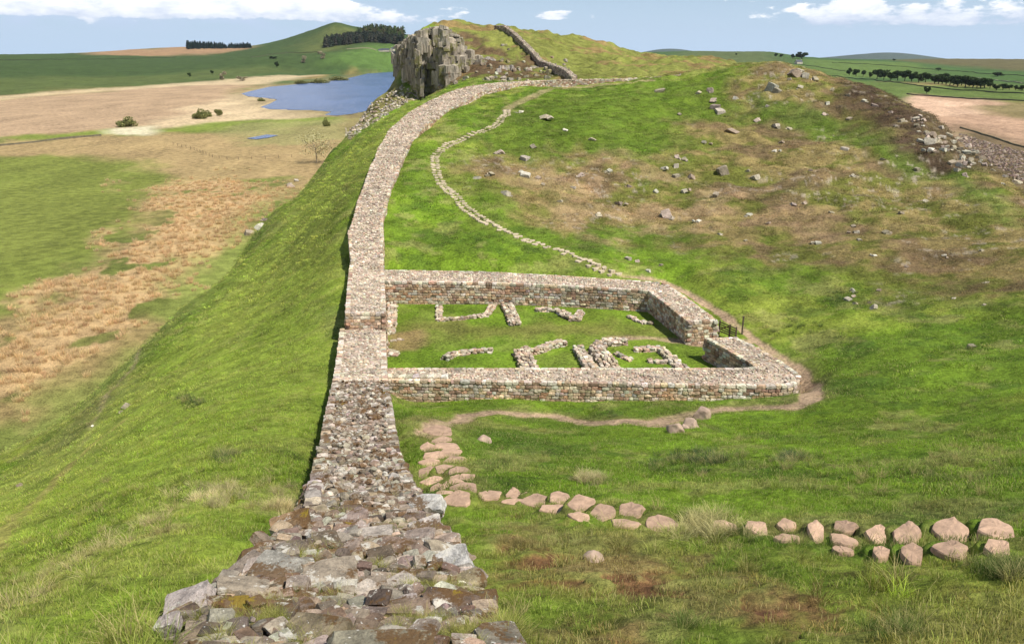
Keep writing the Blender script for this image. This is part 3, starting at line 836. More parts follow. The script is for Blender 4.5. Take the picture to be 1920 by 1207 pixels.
def stamp(templates, faces, pos, R, scale, cols, seed=1):
    """many stones into one pair of arrays. R: (n,3,3)"""
    r = np.random.default_rng(seed)
    T = np.array(templates)
    pick = r.integers(0, len(T), len(pos))
    L = T[pick] * scale[:, None, :]
    Vv = np.einsum('nij,nkj->nki', R, L) + pos[:, None, :]
    k = T.shape[1]
    Fv = faces[None] + (np.arange(len(pos)) * k)[:, None, None]
    Cv = np.repeat(cols, k, 0)
    return Vv.reshape(-1, 3), Fv.reshape(-1, faces.shape[1]), Cv


def rots(yaw, tilt, seed):
    r = np.random.default_rng(seed)
    n_ = len(yaw)
    c_, s_ = np.cos(yaw), np.sin(yaw)
    Z = np.zeros((n_, 3, 3)); Z[:, 0, 0] = c_; Z[:, 0, 1] = -s_; Z[:, 1, 0] = s_; Z[:, 1, 1] = c_; Z[:, 2, 2] = 1
    a = r.normal(0, tilt, n_); b_ = r.normal(0, tilt, n_)
    X = np.zeros((n_, 3, 3)); X[:, 0, 0] = 1; X[:, 1, 1] = np.cos(a); X[:, 1, 2] = -np.sin(a); X[:, 2, 1] = np.sin(a); X[:, 2, 2] = np.cos(a)
    Y = np.zeros((n_, 3, 3)); Y[:, 1, 1] = 1; Y[:, 0, 0] = np.cos(b_); Y[:, 0, 2] = np.sin(b_); Y[:, 2, 0] = -np.sin(b_); Y[:, 2, 2] = np.cos(b_)
    return Z @ X @ Y


def palette(cols, n_, seed, var=.18):
    r = np.random.default_rng(seed)
    c_ = np.array(cols)[r.integers(0, len(cols), n_)]
    return c_ * (1.01, 1, .94) * np.exp(r.normal(0, var, (n_, 1))) * (1 + r.normal(0, .04, (n_, 3)))


TOPP = [(.48, .41, .33), (.41, .34, .27), (.53, .475, .395), (.33, .265, .205), (.45, .37, .28), (.40, .29, .22)]
FACEP = [(.42, .27, .175), (.48, .36, .26), (.54, .47, .38), (.33, .22, .16), (.50, .38, .27), (.56, .50, .43)]
GREYP = [(.31, .26, .205), (.235, .195, .155), (.38, .33, .27), (.18, .14, .105), (.34, .26, .19)]
def ORD(i):
    return '%d%s' % (i, 'th' if 10 <= i % 100 <= 20 else {1: 'st', 2: 'nd', 3: 'rd'}.get(i % 10, 'th'))


class Acc:
    def __init__(s):
        s.V = []; s.F = {}; s.C = []; s.n = 0

    def add(s, V, Fc, C_):
        s.V.append(V); s.C.append(np.broadcast_to(C_, V.shape)); s.F.setdefault(Fc.shape[1], []).append(Fc + s.n); s.n += len(V)

    def obj(s, name, mat, parent=None, base=None, smooth=False, **kw):
        V = np.vstack(s.V); C_ = np.vstack(s.C)
        if parent is None:
            V, c = centred(V, base)
        else:
            c = None; V = V - np.array(parent.location)
        return link(name, mesh(name, V, [np.vstack(f) for f in s.F.values()], mat, smooth, C_), parent=parent, loc=c, **kw)


def resample(S, step):
    """S: (n,k) rows of left xyz, right xyz, left face height, right face height"""
    S = np.array(S, float)
    mid = (S[:, :3] + S[:, 3:6]) / 2
    d = np.r_[0, np.cumsum(np.linalg.norm(np.diff(mid, axis=0), axis=1))]
    m_ = max(2, int(d[-1] / step) + 1)
    t = np.linspace(0, d[-1], m_)
    return np.stack([np.interp(t, d, S[:, k]) for k in range(S.shape[1])], -1), t


def empty(name, loc, label, cat, group=None):
    o = bpy.data.objects.new(name, None); COL.objects.link(o); o.location = loc
    o['label'] = label; o['category'] = cat; o['kind'] = 'thing'
    if group:
        o['group'] = group
    o.empty_display_size = .3
    return o


class Faces(list):
    def obj(s, name, mat, parent, **kw):
        for a in s:
            if a.n:
                a.obj(name, mat, parent, **kw)


def wall_pieces(S, seed, top_size=.2, course=.19, topp=TOPP, facep=FACEP, dens=1.0, ends=(0, 0), sides=(1, 1), mortar=(.40, .32, .245), kerb=True, jag=.03):
    """core + facing of one length of wall; S rows: Lx Ly Lz Rx Ry Rz hL hR"""
    r = np.random.default_rng(seed)
    core, face = Acc(), Acc()
    faces = Faces()
    Q, t = resample(S, .5)
    L, R_ = Q[:, :3], Q[:, 3:6]
    ax = R_ - L; wdt = np.linalg.norm(ax[:, :2], axis=1); ax = ax / wdt[:, None]; ax[:, 2] = 0
    inset = .06
    rows = []
    for f in np.linspace(0, 1, 9):
        p = (L + ax * inset) * (1 - f) + (R_ - ax * inset) * f
        p = p + np.c_[np.zeros((len(Q), 2)), r.normal(0, .018, len(Q)) - .03]
        rows.append(p)
    bl = L + ax * inset; bl[:, 2] = L[:, 2] - Q[:, 6] - .6
    br = R_ - ax * inset; br[:, 2] = R_[:, 2] - Q[:, 7] - .6
    G = np.stack([bl] + rows + [br], 1)
    m_, k_ = G.shape[:2]
    a, b_ = np.meshgrid(np.arange(m_ - 1), np.arange(k_ - 1), indexing='ij')
    Fq_ = np.stack([a * k_ + b_, a * k_ + b_ + 1, (a + 1) * k_ + b_ + 1, (a + 1) * k_ + b_], -1).reshape(-1, 4)
    core.add(G.reshape(-1, 3), Fq_, np.array(mortar))
    for e in (0, m_ - 1):
        c_ = G[e].mean(0)[None]
        base_ = core.n
        core.add(np.vstack([G[e], c_]), np.array([[q, q + 1, k_] for q in range(k_ - 1)] + [[k_ - 1, 0, k_]]), np.array(mortar))
    # rubble on the top
    mid = (L + R_) / 2
    area_ = t[-1] * wdt.mean()
    n_ = int(area_ / (top_size ** 2) * 1.25 * dens)
    # jittered grid so that the stones sit side by side
    nu = max(2, int(wdt.mean() / top_size)); nv = max(2, int(t[-1] / top_size))
    uu, vv = np.meshgrid(np.arange(nu), np.arange(nv))
    uu = (uu + .5 + (vv % 2) * .3 - .15 + r.normal(0, .2, uu.shape)).ravel() / nu; vv = (vv + .5 + r.normal(0, .22, vv.shape)).ravel() / nv
    uu = np.clip(uu, .02, .98)
    vv = np.clip(vv, 0.002, .998) * t[-1]
    S_ = np.stack([np.interp(vv, t, Q[:, k]) for k in range(6)], -1)
    pos_ = S_[:, :3] * (1 - uu[:, None]) + S_[:, 3:] * uu[:, None]
    dr = S_[:, 3:5] - S_[:, :2]; yaw = np.arctan2(dr[:, 1], dr[:, 0]) + r.normal(0, .5, len(uu))
    sz = top_size * np.exp(r.normal(0, .22, len(uu)))
    pos_[:, 2] += -.035 * sz / top_size + r.normal(0, jag, len(uu))
    sc_ = np.stack([sz * .62, sz * .47, sz * r.uniform(.28, .5, len(uu))], -1)
    pc = palette(topp, len(uu), seed + 1)
    core.add(*stamp(ROCK[1], ICO[1][1], pos_, rots(yaw, .14, seed + 2), sc_, pc, seed + 3))
    # coursed faces
    def face_side(A, hgt, outw, sd):
        d = np.r_[0, np.cumsum(np.linalg.norm(np.diff(A[:, :2], axis=0), axis=1))]
        hm = hgt.max()
        for c in range(int(hm / course) + 1):
            ch = course
            x = -r.uniform(0, .2); xs = []; ls = []
            big = 1.35 if c == 0 and kerb else 1.0
            while x < d[-1]:
                l_ = r.uniform(.2, .42) * (course / .19) * (big if r.random() < .8 else 1)
                xs.append(x + l_ / 2); ls.append(l_); x += l_ + .012
            xs = np.array(xs); ls = np.array(ls)
            ok = (xs > 0) & (xs < d[-1]) & (np.interp(xs, d, hgt) + .25 > c * ch)
            xs, ls = xs[ok], ls[ok]
            if not len(xs):
                continue
            p = np.stack([np.interp(xs, d, A[:, k]) for k in range(3)], -1)
            o_ = np.stack([np.interp(xs, d, outw[:, k]) for k in range(2)], -1)
            tg = np.stack([-o_[:, 1], o_[:, 0]], -1)
            dep = .30
            prot = r.normal(0, .014, len(xs))
            p[:, :2] += o_ * (prot - dep / 2 + .03)[:, None]
            hh_ = ch * r.uniform(.86, .97, len(xs)) * (1.12 if c == 0 else 1)
            p[:, 2] += -(c + .5) * ch + r.normal(0, .008, len(xs)) + (.02 if c == 0 else 0)
            yw = np.arctan2(tg[:, 1], tg[:, 0]) + r.normal(0, .03, len(xs))
            face.add(*stamp([q[0] for q in BRICKS], BRICKF, p, rots(yw, .02, sd + c), np.stack([ls, np.full(len(xs), dep), hh_], -1), palette(facep if c > 0 else facep[1:] + topp[2:3], len(xs), sd + 50 + c, .2), sd + c))
    def outward(A, sgn):
        tg_ = np.gradient(A[:, :2], axis=0); tg_ /= np.linalg.norm(tg_, axis=1)[:, None] + 1e-9
        n2 = np.stack([-tg_[:, 1], tg_[:, 0]], -1)
        return n2 * np.where((n2 * ax[:, :2]).sum(1) * sgn < 0, -1, 1)[:, None]
    if sides[0]:
        face_side(L, Q[:, 6], outward(L, -1), seed + 10)
        faces.append(face); face = Acc()
    if sides[1]:
        face_side(R_, Q[:, 7], outward(R_, 1), seed + 20)
        faces.append(face); face = Acc()
    for e, on in ((0, ends[0]), (-1, ends[1])):
        if on:
            A = np.linspace(L[e], R_[e], 6)
            tgd = (mid[1] - mid[0])[:2] if e == 0 else (mid[-1] - mid[-2])[:2]
            perp = np.array((-(R_[e] - L[e])[1], (R_[e] - L[e])[0])); perp /= np.linalg.norm(perp)
            if np.dot(perp, tgd) * (-1 if e == 0 else 1) < 0:
                perp = -perp
            hg = np.linspace(Q[e, 6], Q[e, 7], 6)
            face_side(A, hg, np.repeat(perp[None], 6, 0), seed + 30)
            faces.append(face); face = Acc()
    return core, faces


def sections(tab, hl, hr, wl=0, wr=0):
    out = []
    for i, (a, b, v, r) in enumerate(tab):
        f = i / max(1, len(tab) - 1)
        L = P(a, v, r); R_ = P(b, v, r)
        out.append((*L, *R_, hl[0] * (1 - f) + hl[1] * f, hr[0] * (1 - f) + hr[1] * f))
    return np.array(out)


# ------------------------------------------------------------------ the long wall
S0 = sections(WALL, (.6, 1.9), (.45, 1.0))
lw = empty('frontier_wall', (S0[5, 0], S0[5, 1], float(ground(S0[5, 0], S0[5, 1]))), 'long ruined stone wall running from the foreground past the small fort to the crag', 'stone wall')
S1 = sections(WALL[6:], (1.5, 1.9), (.8, 1.1))
core, face = wall_pieces(S1, 200, .17, .2, GREYP + [(.42, .37, .32)], GREYP + [(.45, .40, .35)], jag=.05, mortar=(.22, .17, .115))
core.obj('rubble_top', M_ROUGH, lw, label='dark mossy rubble top between the loose foreground stones and the repaired wall')
face.obj('facing_stones', M_ROUGH, lw)
S2 = sections(WALL2, (1.9, 2.2), (1.2, 1.3))
core, face = wall_pieces(S2, 240, .17, .19, jag=.02)
core.obj('rubble_top', M_STONE, lw); face.obj('facing_stones', M_STONE, lw)
S3 = sections(WALL3, (3.2, 2.6), (2.7, 2.0))
core, face = wall_pieces(S3, 280, .18, .2, ends=(1, 0), jag=.015)
core.obj('rubble_top', M_STONE, lw, label='raised pale block of wall top above a stepped stone face'); face.obj('facing_stones', M_STONE, lw)
S4 = sections(WALL4, (2.3, 1.5), (1.3, 1.2))
rk = np.random.default_rng(3)
S4, _ = resample(S4, 2.5)
S4[1:-1, 0:2] += rk.normal(0, .10, (len(S4) - 2, 2)); S4[1:-1, 3:5] += rk.normal(0, .10, (len(S4) - 2, 2)); S4[1:-1, 2] += rk.normal(0, .04, len(S4) - 2); S4[1:-1, 5] = S4[1:-1, 2]
core, face = wall_pieces(S4, 320, .21, .24, jag=.04)
core.obj('rubble_top', M_STONE, lw); face.obj('facing_stones', M_STONE, lw)

# the loose foreground length: large separate looking stones, no mortar
fg = Acc()
r = np.random.default_rng(77)
Q, t = resample(sections(WALL[:8], (.6, 1.2), (.4, .7)), .25)


def on_wall(s, u):
    S_ = np.stack([np.interp(s, t, Q[:, k]) for k in range(6)], -1)
    return S_[:, :3] * (1 - u[:, None]) + S_[:, 3:] * u[:, None], np.arctan2(S_[:, 4] - S_[:, 1], S_[:, 3] - S_[:, 0])


LICH = GREYP + [(.32, .255, .20), (.40, .36, .30), (.23, .165, .12), (.16, .125, .10)]
placed = []
tries = 0
GAPS = [(600, 1195, 50, 22), (830, 1100, 90, 26), (480, 1160, 50, 26), (800, 1165, 70, 16), (590, 1040, 60, 12), (690, 1060, 40, 10), (640, 960, 60, 8), (890, 1180, 60, 20)]
gapw = [(P(u, v, np.interp(v, [900, 945, 985, 1030, 1075, 1130, 1207, 1290], [16, 12.9, 10.7, 9, 7.8, 6.6, 5.4, 4.3]))[:2], w_ / F * 7, h_ / F * 12) for u, v, w_, h_ in GAPS]
while tries < 14000:
    tries += 1
    s = r.uniform(0, t[-1] - .6); u = r.uniform(-.02, 1.02)
    big = .09 + .20 * r.random() ** 2.8
    if tries > 4000:
        big = .07 + .05 * r.random()
    big *= np.interp(s, [0, 5, t[-1]], [1.2, 1.0, .66])
    p, yw = on_wall(np.array([s]), np.array([u]))
    if any(((p[0, 0] - g[0][0]) / g[1]) ** 2 + ((p[0, 1] - g[0][1]) / g[2]) ** 2 < 1 for g in gapw) and r.random() < .8:
        continue
    if all((p[0, 0] - q[0]) ** 2 + (p[0, 1] - q[1]) ** 2 > ((big + q[2]) * .80) ** 2 for q in placed):
        placed.append((p[0, 0], p[0, 1], big, p[0, 2], yw[0], u, s))
pl = np.array(placed)
sz = pl[:, 2]
pos_ = np.c_[pl[:, 0], pl[:, 1], pl[:, 3] - sz * .12 - .05 + r.normal(0, .04, len(pl))]
edge = sstep(np.abs(pl[:, 5] - .5), .38, .5)
pos_[:, 2] -= edge * .06
sc_ = np.stack([sz * r.uniform(1.1, 1.7, len(sz)), sz * r.uniform(.85, 1.15, len(sz)), sz * r.uniform(.34, .62, len(sz))], -1)
R0 = rots(pl[:, 4] + r.normal(0, .5, len(pl)), .17, 5)
bigk = sz > .15
for kk, sub in ((bigk, 4), (~bigk, 3)):
    fg.add(*stamp(SHARD[sub], ICO[sub][1], pos_[kk], R0[kk], sc_[kk], palette(LICH, int(kk.sum()), 6, .22), 7))
# small packing stones, and lower courses along both edges
n_ = 3600
s = r.uniform(0, t[-1] - .2, n_); u = r.uniform(0, 1, n_)
p, yw = on_wall(s, u)
sz = r.uniform(.025, .08, n_)
p[:, 2] += -.11 + r.normal(0, .03, n_)
fg.add(*stamp(SHARD[2], ICO[2][1], p, rots(yw + r.normal(0, 1, n_), .3, 8), np.stack([sz * 1.4, sz, sz * .8], -1), palette(LICH, n_, 9, .25), 10))
for side in (0, 1):
    for c_ in range(1, 6):
        s = np.arange(0, t[-1], .36) + r.uniform(-.1, .1); n_ = len(s)
        p, yw = on_wall(s, np.full(n_, float(side)))
        out = 1 if side else -1
        p[:, 0] += out * (r.normal(0, .05, n_) + .03 * c_) - out * .12
        p[:, 2] -= .2 * c_
        fg.add(*stamp(ROCK[2], ICO[2][1], p, rots(yw + r.normal(0, .15, n_), .1, 11 + c_), np.stack([r.uniform(.18, .3, n_), r.uniform(.17, .25, n_), r.uniform(.11, .16, n_)], -1), palette(LICH, n_, 12 + c_, .22), 13))
# corner blocks that stand out in the photo
for (u, v, rr0, a, b_, c_, yaw, col_) in ((850, 1048, 8.3, .30, .22, .24, .3, (.46, .44, .40)), (492, 1058, 8.1, .28, .2, .16, .1, (.46, .38, .32)), (356, 1120, 6.9, .28, .22, .15, .2, (.42, .36, .32)),
                                          (800, 945, 12.7, .42, .28, .2, 0, (.48, .46, .41)), (800, 990, 10.6, .36, .26, .18, .2, (.45, .40, .35)), (545, 978, 10.9, .36, .28, .18, .1, (.26, .17, .09)), (316, 1163, 6.2, .13, .1, .08, 0, (.42, .36, .32))):
    pp = P(u, v, rr0); pp[2] -= c_ * .5
    fg.add(*stamp([rock_template(4, int(u + v), 9, .06, .7)], ICO[4][1], pp[None], rots(np.array([yaw]), .1, 3), np.array([[a, b_, c_]]), np.array([col_]), 2))
# earthy core under the loose stones
Gc = []
for q in np.linspace(-.02, 1.02, 12):
    p = Q[:, :3] * (1 - q) + Q[:, 3:6] * q
    p = p + np.c_[np.zeros((len(Q), 2)), np.full(len(Q), -.14 - .03 * (abs(q - .5) > .4)) + r.normal(0, .02, len(Q))]
    Gc.append(p)
bl = Gc[0].copy(); bl[:, 2] -= 1.6; br = Gc[-1].copy(); br[:, 2] -= 1.6
G = np.stack([bl] + Gc + [br], 1); m_, k_ = G.shape[:2]
a, b_ = np.meshgrid(np.arange(m_ - 1), np.arange(k_ - 1), indexing='ij')
fg.add(G.reshape(-1, 3), np.stack([a * k_ + b_, a * k_ + b_ + 1, (a + 1) * k_ + b_ + 1, (a + 1) * k_ + b_], -1).reshape(-1, 4), np.array((.085, .065, .03)))
fg.obj('tumbled_stones', M_ROUGH, lw, label='tumbled lichen covered stones of the broken wall end in the foreground')

# ------------------------------------------------------------------ the fort
def strip(pairs, h, name, label, seed, **kw):
    """pairs: (outer/left px u,v), (inner/right px u,v), z"""
    S = []
    for (a, b_, zl, zr) in pairs:
        L = Pz(a[0], a[1], zl); R_ = Pz(b_[0], b_[1], zr)
        S.append((*L, *R_, h[0], h[1]))
    S = np.array(S)
    core, face = wall_pieces(S, seed, **kw)
    o = empty(name, (S[:, 0].mean(), S[:, 1].mean(), 0), label, 'stone wall')
    core.obj('rubble_top', M_STONE, o)
    face.obj('facing_stones', M_STONE, o)
    return o, S


# near side wall with its rounded corner and the right part of the end wall: left edge = outer face
strip([((716, 712), (716, 690), 1.25, 1.25), ((845, 714), (845, 690), 1.22, 1.22), ((1000, 717), (1000, 690), 1.2, 1.2), ((1200, 720), (1200, 690), 1.2, 1.2), ((1400, 723), (1345, 690), 1.2, 1.2), ((1452, 724), (1395, 690), 1.2, 1.2),
       ((1482, 722), (1410, 689), 1.2, 1.2), ((1499, 716), (1413, 687), 1.2, 1.2), ((1504, 706), (1413, 685), 1.2, 1.22), ((1470, 680), (1383, 667), 1.25, 1.3), ((1420, 651), (1352, 650), 1.3, 1.35), ((1378, 632), (1322, 634), 1.35, 1.4)],
      (1.35, 1.7), 'fort_wall', 'pale near side fort wall with a rounded corner beside the earth path', 400, top_size=.16, course=.19, ends=(0, 1), jag=.02)
# white coping stones on the left end of the near wall
fo, _ = strip([((1290, 603), (1345, 601), 1.5, 1.5), ((1262, 581), (1318, 580), 1.55, 1.55), ((1232, 557), (1280, 553), 1.6, 1.6), ((1214, 544), (1248, 531), 1.6, 1.6)], (1.75, 1.6), 'fort_wall', 'short fort wall between the far corner and the wooden gate, inner face shadowed', 440, top_size=.18, course=.2, ends=(1, 0), jag=.02)
strip([((719, 506), (719, 528), 1.95, 1.75), ((900, 509), (900, 530), 1.85, 1.7), ((1060, 517), (1060, 536), 1.75, 1.65), ((1140, 523), (1140, 541), 1.65, 1.6), ((1238, 529), (1222, 546), 1.6, 1.6)], (1.6, 2.0), 'fort_wall', 'far side wall of the fort with a grass slope behind', 480, top_size=.18, course=.21, jag=.015)


def low_wall(pix, widths, h, label, seed, name='foundation_wall', cat='foundation', big=1.0):
    """rough low footing of loose stones along a pixel line on the fort floor"""
    rr = np.random.default_rng(seed)
    h *= .62; widths = [q * .9 for q in widths]; pts = np.array([Pz(u, v, h) for u, v in pix]); d = np.r_[0, np.cumsum(np.linalg.norm(np.diff(pts[:, :2], axis=0), axis=1))]
    acc = Acc()
    Lh = d[-1]
    wm = np.mean(widths)
    cell = .23 * big
    for lev, zz in ((0, h), (1, h - .14), (2, h - .28), (3, h - .42)):
        if zz < -.2:
            continue
        nu = max(1, int(round(wm / cell))); nv = max(2, int(Lh / cell))
        uu, vv = np.meshgrid(np.arange(nu), np.arange(nv))
        uu = (uu.ravel() + .5 + rr.normal(0, .15, uu.size)) / nu - .5; vv = np.clip((vv.ravel() + .5 + rr.normal(0, .2, vv.size)) / nv, 0, 1) * Lh
        p = np.stack([np.interp(vv, d, pts[:, k]) for k in range(3)], -1)
        i = np.clip(np.searchsorted(d, vv) - 1, 0, len(pts) - 2)
        dr = (pts[i + 1] - pts[i])[:, :2]; dr /= np.linalg.norm(dr, axis=1)[:, None]
        wv = np.interp(vv, d, widths)
        p[:, :2] += np.stack([-dr[:, 1], dr[:, 0]], -1) * (uu * wv)[:, None]
        p[:, 2] = zz - .06 + rr.normal(0, .03, len(p)) - (.06 if lev == 0 else 0) * (np.abs(uu) > .4)
        keep = rr.random(len(p)) < (.9 if lev == 0 else 1)
        p = p[keep]; n_ = len(p); yw = np.arctan2(dr[keep][:, 1], dr[keep][:, 0]) + rr.normal(0, .3, n_)
        sz = cell * rr.uniform(.62, .9, n_)
        acc.add(*stamp(SHARD[2], ICO[2][1], p, rots(yw, .1, seed + lev), np.stack([sz * 1.1, sz * .85, np.full(n_, .10)], -1), palette(TOPP + FACEP[1:3], n_, seed + 5, .18), seed))
    return acc.obj(name, M_STONE, label=label, cat=cat, group='low foundations inside the fort')


low_wall([(823, 570), (823, 597), (870, 593), (912, 588), (926, 568)], (.6, .45, .4, .5, .9), .32, 'thin U shaped low foundation below the left half of the far fort wall', 501)
low_wall([(950, 567), (958, 583), (966, 603)], (1.0, .95, .95), .5, 'thick curved stub of foundation just right of the U shaped one', 502)
low_wall([(1005, 577), (1045, 578), (1062, 588), (1080, 597), (1090, 581)], (.5, .6, .9, .8, .6), .4, 'hooked low foundation near the middle of the far fort wall', 503)
low_wall([(1176, 590), (1192, 598), (1206, 603), (1226, 604)], (.35, .3, .5, .5), .2, 'scatter of nearly buried foundation stones before the shadowed fort wall', 504)
low_wall([(833, 668), (850, 660), (885, 655), (922, 653)], (1.0, .6, .45, .5), .4, 'short foundation with a square left end, in the near left of the fort', 505)
low_wall([(996, 692), (984, 668), (976, 655), (1010, 652), (1030, 643), (1058, 637)], (1.2, 1.2, 1.1, .7, .6, .7), .5, 'L shaped foundation joining the near fort wall at the middle', 506)
low_wall([(1083, 647), (1095, 665), (1112, 692)], (.7, .8, .9), .5, 'slanting foundation stub between the L shaped one and the thick hooked one', 507)
low_wall([(1150, 692), (1135, 668), (1118, 650), (1130, 637), (1175, 634)], (1.3, 1.3, 1.2, .8, .6), .6, 'thick tall hooked foundation with a shadowed left side, right of centre', 508)
low_wall([(1190, 652), (1238, 650), (1258, 667), (1282, 690)], (.5, .6, .8, .9), .35, 'low foundation curving to the near fort wall, closest to the rounded corner', 509)
low_wall([(1216, 674), (1252, 676)], (.45, .45), .25, 'small buried row of foundation stones inside the curving one', 510)
low_wall([(1155, 660), (1182, 673)], (.4, .4), .2, 'tiny row of stones right of the thick hooked foundation', 511)
low_wall([(735, 560), (735, 580), (735, 600), (732, 622)], (.8, .8, .7, .6), .3, 'strip of rubble footing along the raised block of the long wall inside the fort', 512)
low_wall([(727, 660), (745, 660)], (.9, .9), .25, 'flat block of footing by the long wall in the near left of the fort', 513, big=1.8)
low_wall([(724, 638), (758, 634)], (.35, .35), .18, 'low flat stones at the foot of the long wall inside the fort', 514)
low_wall([(723, 500), (723, 470), (722, 435)], (.7, .7, .6), .3, 'strip of footing stones beside the long wall just beyond the fort', 515)
low_wall([(1293, 620), (1325, 634)], (.7, .7), .12, 'worn threshold stones in the gateway of the fort', 516, big=1.4)

# white-topped coping on the near wall's left end
cp = Acc(); rr = np.random.default_rng(5)
for u in np.arange(728, 838, 13.5):
    p = Pz(u + rr.uniform(-2, 2), 707, 1.28)
    cp.add(*stamp([rock_template(3, int(u), 8, .05, .6)], ICO[3][1], p[None], rots(np.array([0.]), .08, 3), np.array([[.24, .24, .15]]), palette([(.56, .53, .47), (.48, .42, .35)], 1, int(u)), 2))
par = [o for o in COL.objects if o.name == 'fort_wall'][0]
cp.obj('coping_stones', M_STONE, par, label='row of larger pale coping stones on the left end of the near wall')


# ------------------------------------------------------------------ path slabs
def slab_mesh(seed, tone=(.41, .275, .185)):
    r = np.random.default_rng(seed)
    k = 22; th = np.linspace(0, 2 * math.pi, k, endpoint=False)
    ncr = r.integers(5, 7)
    nrm = np.sort(np.linspace(0, 2 * math.pi, ncr, endpoint=False) + r.normal(0, .25, ncr)); D = r.uniform(.72, 1.05, ncr)
    rad = np.min(D[None] / np.maximum(np.cos(th[:, None] - nrm[None]), .25), 1)
    rad = np.minimum(rad, 1.25) * (1 + r.normal(0, .02, k))
    x, y = rad * np.cos(th), rad * np.sin(th)
    V = []; cs = np.array(tone) * math.exp(r.normal(0, .1)); tiltx, tilty = r.normal(0, .05, 2)
    rings = [(.0, .02, 1), (.55, .018, 1), (.93, .012, 1), (.985, -.008, 1), (1.0, -.04, 1), (1.0, -.5, 1)]
    for f, z, _ in rings[1:]:
        V += [(x[i] * f, y[i] * f, z + r.normal(0, .004) + (tiltx * x[i] + tilty * y[i]) * .4) for i in range(k)]
    V.append((0, 0, .02))
    Fq, Ftt = [], []
    for q in range(len(rings) - 2):
        for i in range(k):
            Fq.append((q * k + i, (q + 1) * k + i, (q + 1) * k + (i + 1) % k, q * k + (i + 1) % k))
    for i in range(k):
        Ftt.append((len(V) - 1, i, (i + 1) % k))
    V = np.array(V)
    return mesh('stone_slab', V, [np.array(Fq), np.array(Ftt)], M_SLAB, False, np.broadcast_to(cs, V.shape))


SLABS = [slab_mesh(900 + i) for i in range(14)]
PSLABS = [slab_mesh(940 + i, (.47, .39, .27)) for i in range(6)]
ROCKM = []


def put_slab(u, v, wpx, hpx, label, group, i, yaw=None, lift=.022):
    x0, y0, z0, wx, wy, tx, ty = PREP[(u, v)]
    p = (x0, y0); nrm = Vector((-tx, -ty, 1)).normalized()
    o = link('stone_slab', SLABS[i % len(SLABS)], label, 'stone slab', group, loc=(p[0], p[1], z0 + lift - .01))
    o.rotation_mode = 'QUATERNION'
    o.rotation_quaternion = Vector((0, 0, 1)).rotation_difference(nrm) @ Quaternion((0, 0, 1), -math.atan2(p[0], p[1]))
    o.scale = (wx, wy, 1)
    return o


for i, (u, v, a, b_, lb) in enumerate(ROW1):
    put_slab(u, v, a * 1.1, b_ * 1.1, lb + ', pink sandstone', 'slabs of the near footpath', i)
for i, (u, v, a, b_, lb) in enumerate(ROW2):
    put_slab(u, v, a * .98, b_ * .98, lb + ', pink sandstone', 'slabs of the near footpath', i + 5, lift=.07)
for i, (u, v, a, b_) in enumerate(BENDP):
    lb = 'pink slab, %s from the top of the curved paving beside the long wall' % ORD(i + 1)
    put_slab(u, v, a * 1.3, b_ * 1.3, lb, 'paving slabs on the bend of the footpath', i + 2)
# the distant flagged path: small slabs two abreast
fp = [hit(u, v)[:2] for u, v in FARTRACK]
fp = np.array(fp); dd = np.r_[0, np.cumsum(np.linalg.norm(np.diff(fp, axis=0), axis=1))]
rr = np.random.default_rng(44)
q = .4; cnt = 0
while q < dd[-1]:
    for sde in (-.28, .28):
        if sde > 0 and q < 16 and rr.random() < .5:
            continue
        x, y = np.interp(q, dd, fp[:, 0]), np.interp(q, dd, fp[:, 1])
        i = min(np.searchsorted(dd, q), len(fp) - 1); tg = fp[i] - fp[i - 1]; tg = tg / np.linalg.norm(tg)
        x += -tg[1] * sde * rr.uniform(.7, 1.3); y += tg[0] * sde * rr.uniform(.7, 1.3)
        o = link('stone_slab', PSLABS[cnt % len(PSLABS)], 'small pale slab, %s from the fort end of the far flagged path' % ORD(cnt + 1), 'stone slab', 'slabs of the far flagged path', loc=(x, y, float(ground(x, y)) + .06))
        o.rotation_euler = (float(rr.normal(.05, .05)), float(rr.normal(0, .05)), math.atan2(tg[1], tg[0]) + float(rr.normal(0, .2)))
        s_ = rr.uniform(.8, 1.15); o.scale = (.27 * s_, .30 * s_, 1); cnt += 1
    q += rr.uniform(.52, .75)

# ------------------------------------------------------------------ boulders and outcrops
ROCKMESH = []
for i in range(12):
    acc = Acc(); rq = np.random.default_rng(700 + i)
    for k in range(1 + (i % 4)):
        f = 1 if k == 0 else rq.uniform(.35, .7)
        off = np.array((0, 0, -.1)) if k == 0 else np.array((rq.normal(0, .75), rq.normal(0, .6), -.35))
        acc.add(*stamp([SHARD[3][(i * 3 + k) % 14]], ICO[3][1], off[None], rots(np.array([rq.uniform(0, 6)]), .3, i), np.array([[f * 1.05, f * .8, f * .85]]), palette([(.36, .31, .245), (.41, .36, .29), (.31, .265, .205)], 1, i * 9 + k), 1))
    ROCKMESH.append(mesh('rock', np.vstack(acc.V), np.vstack(acc.F[3]), M_STONE, False, np.vstack(acc.C)))
SANDM = []
for i in range(3):
    V = rock_template(4, 760 + i, 14, .045, 0)
    SANDM.append(mesh('boulder', V, ICO[4][1], M_SLAB, True, np.broadcast_to(np.array((.34, .25, .185)), V.shape)))


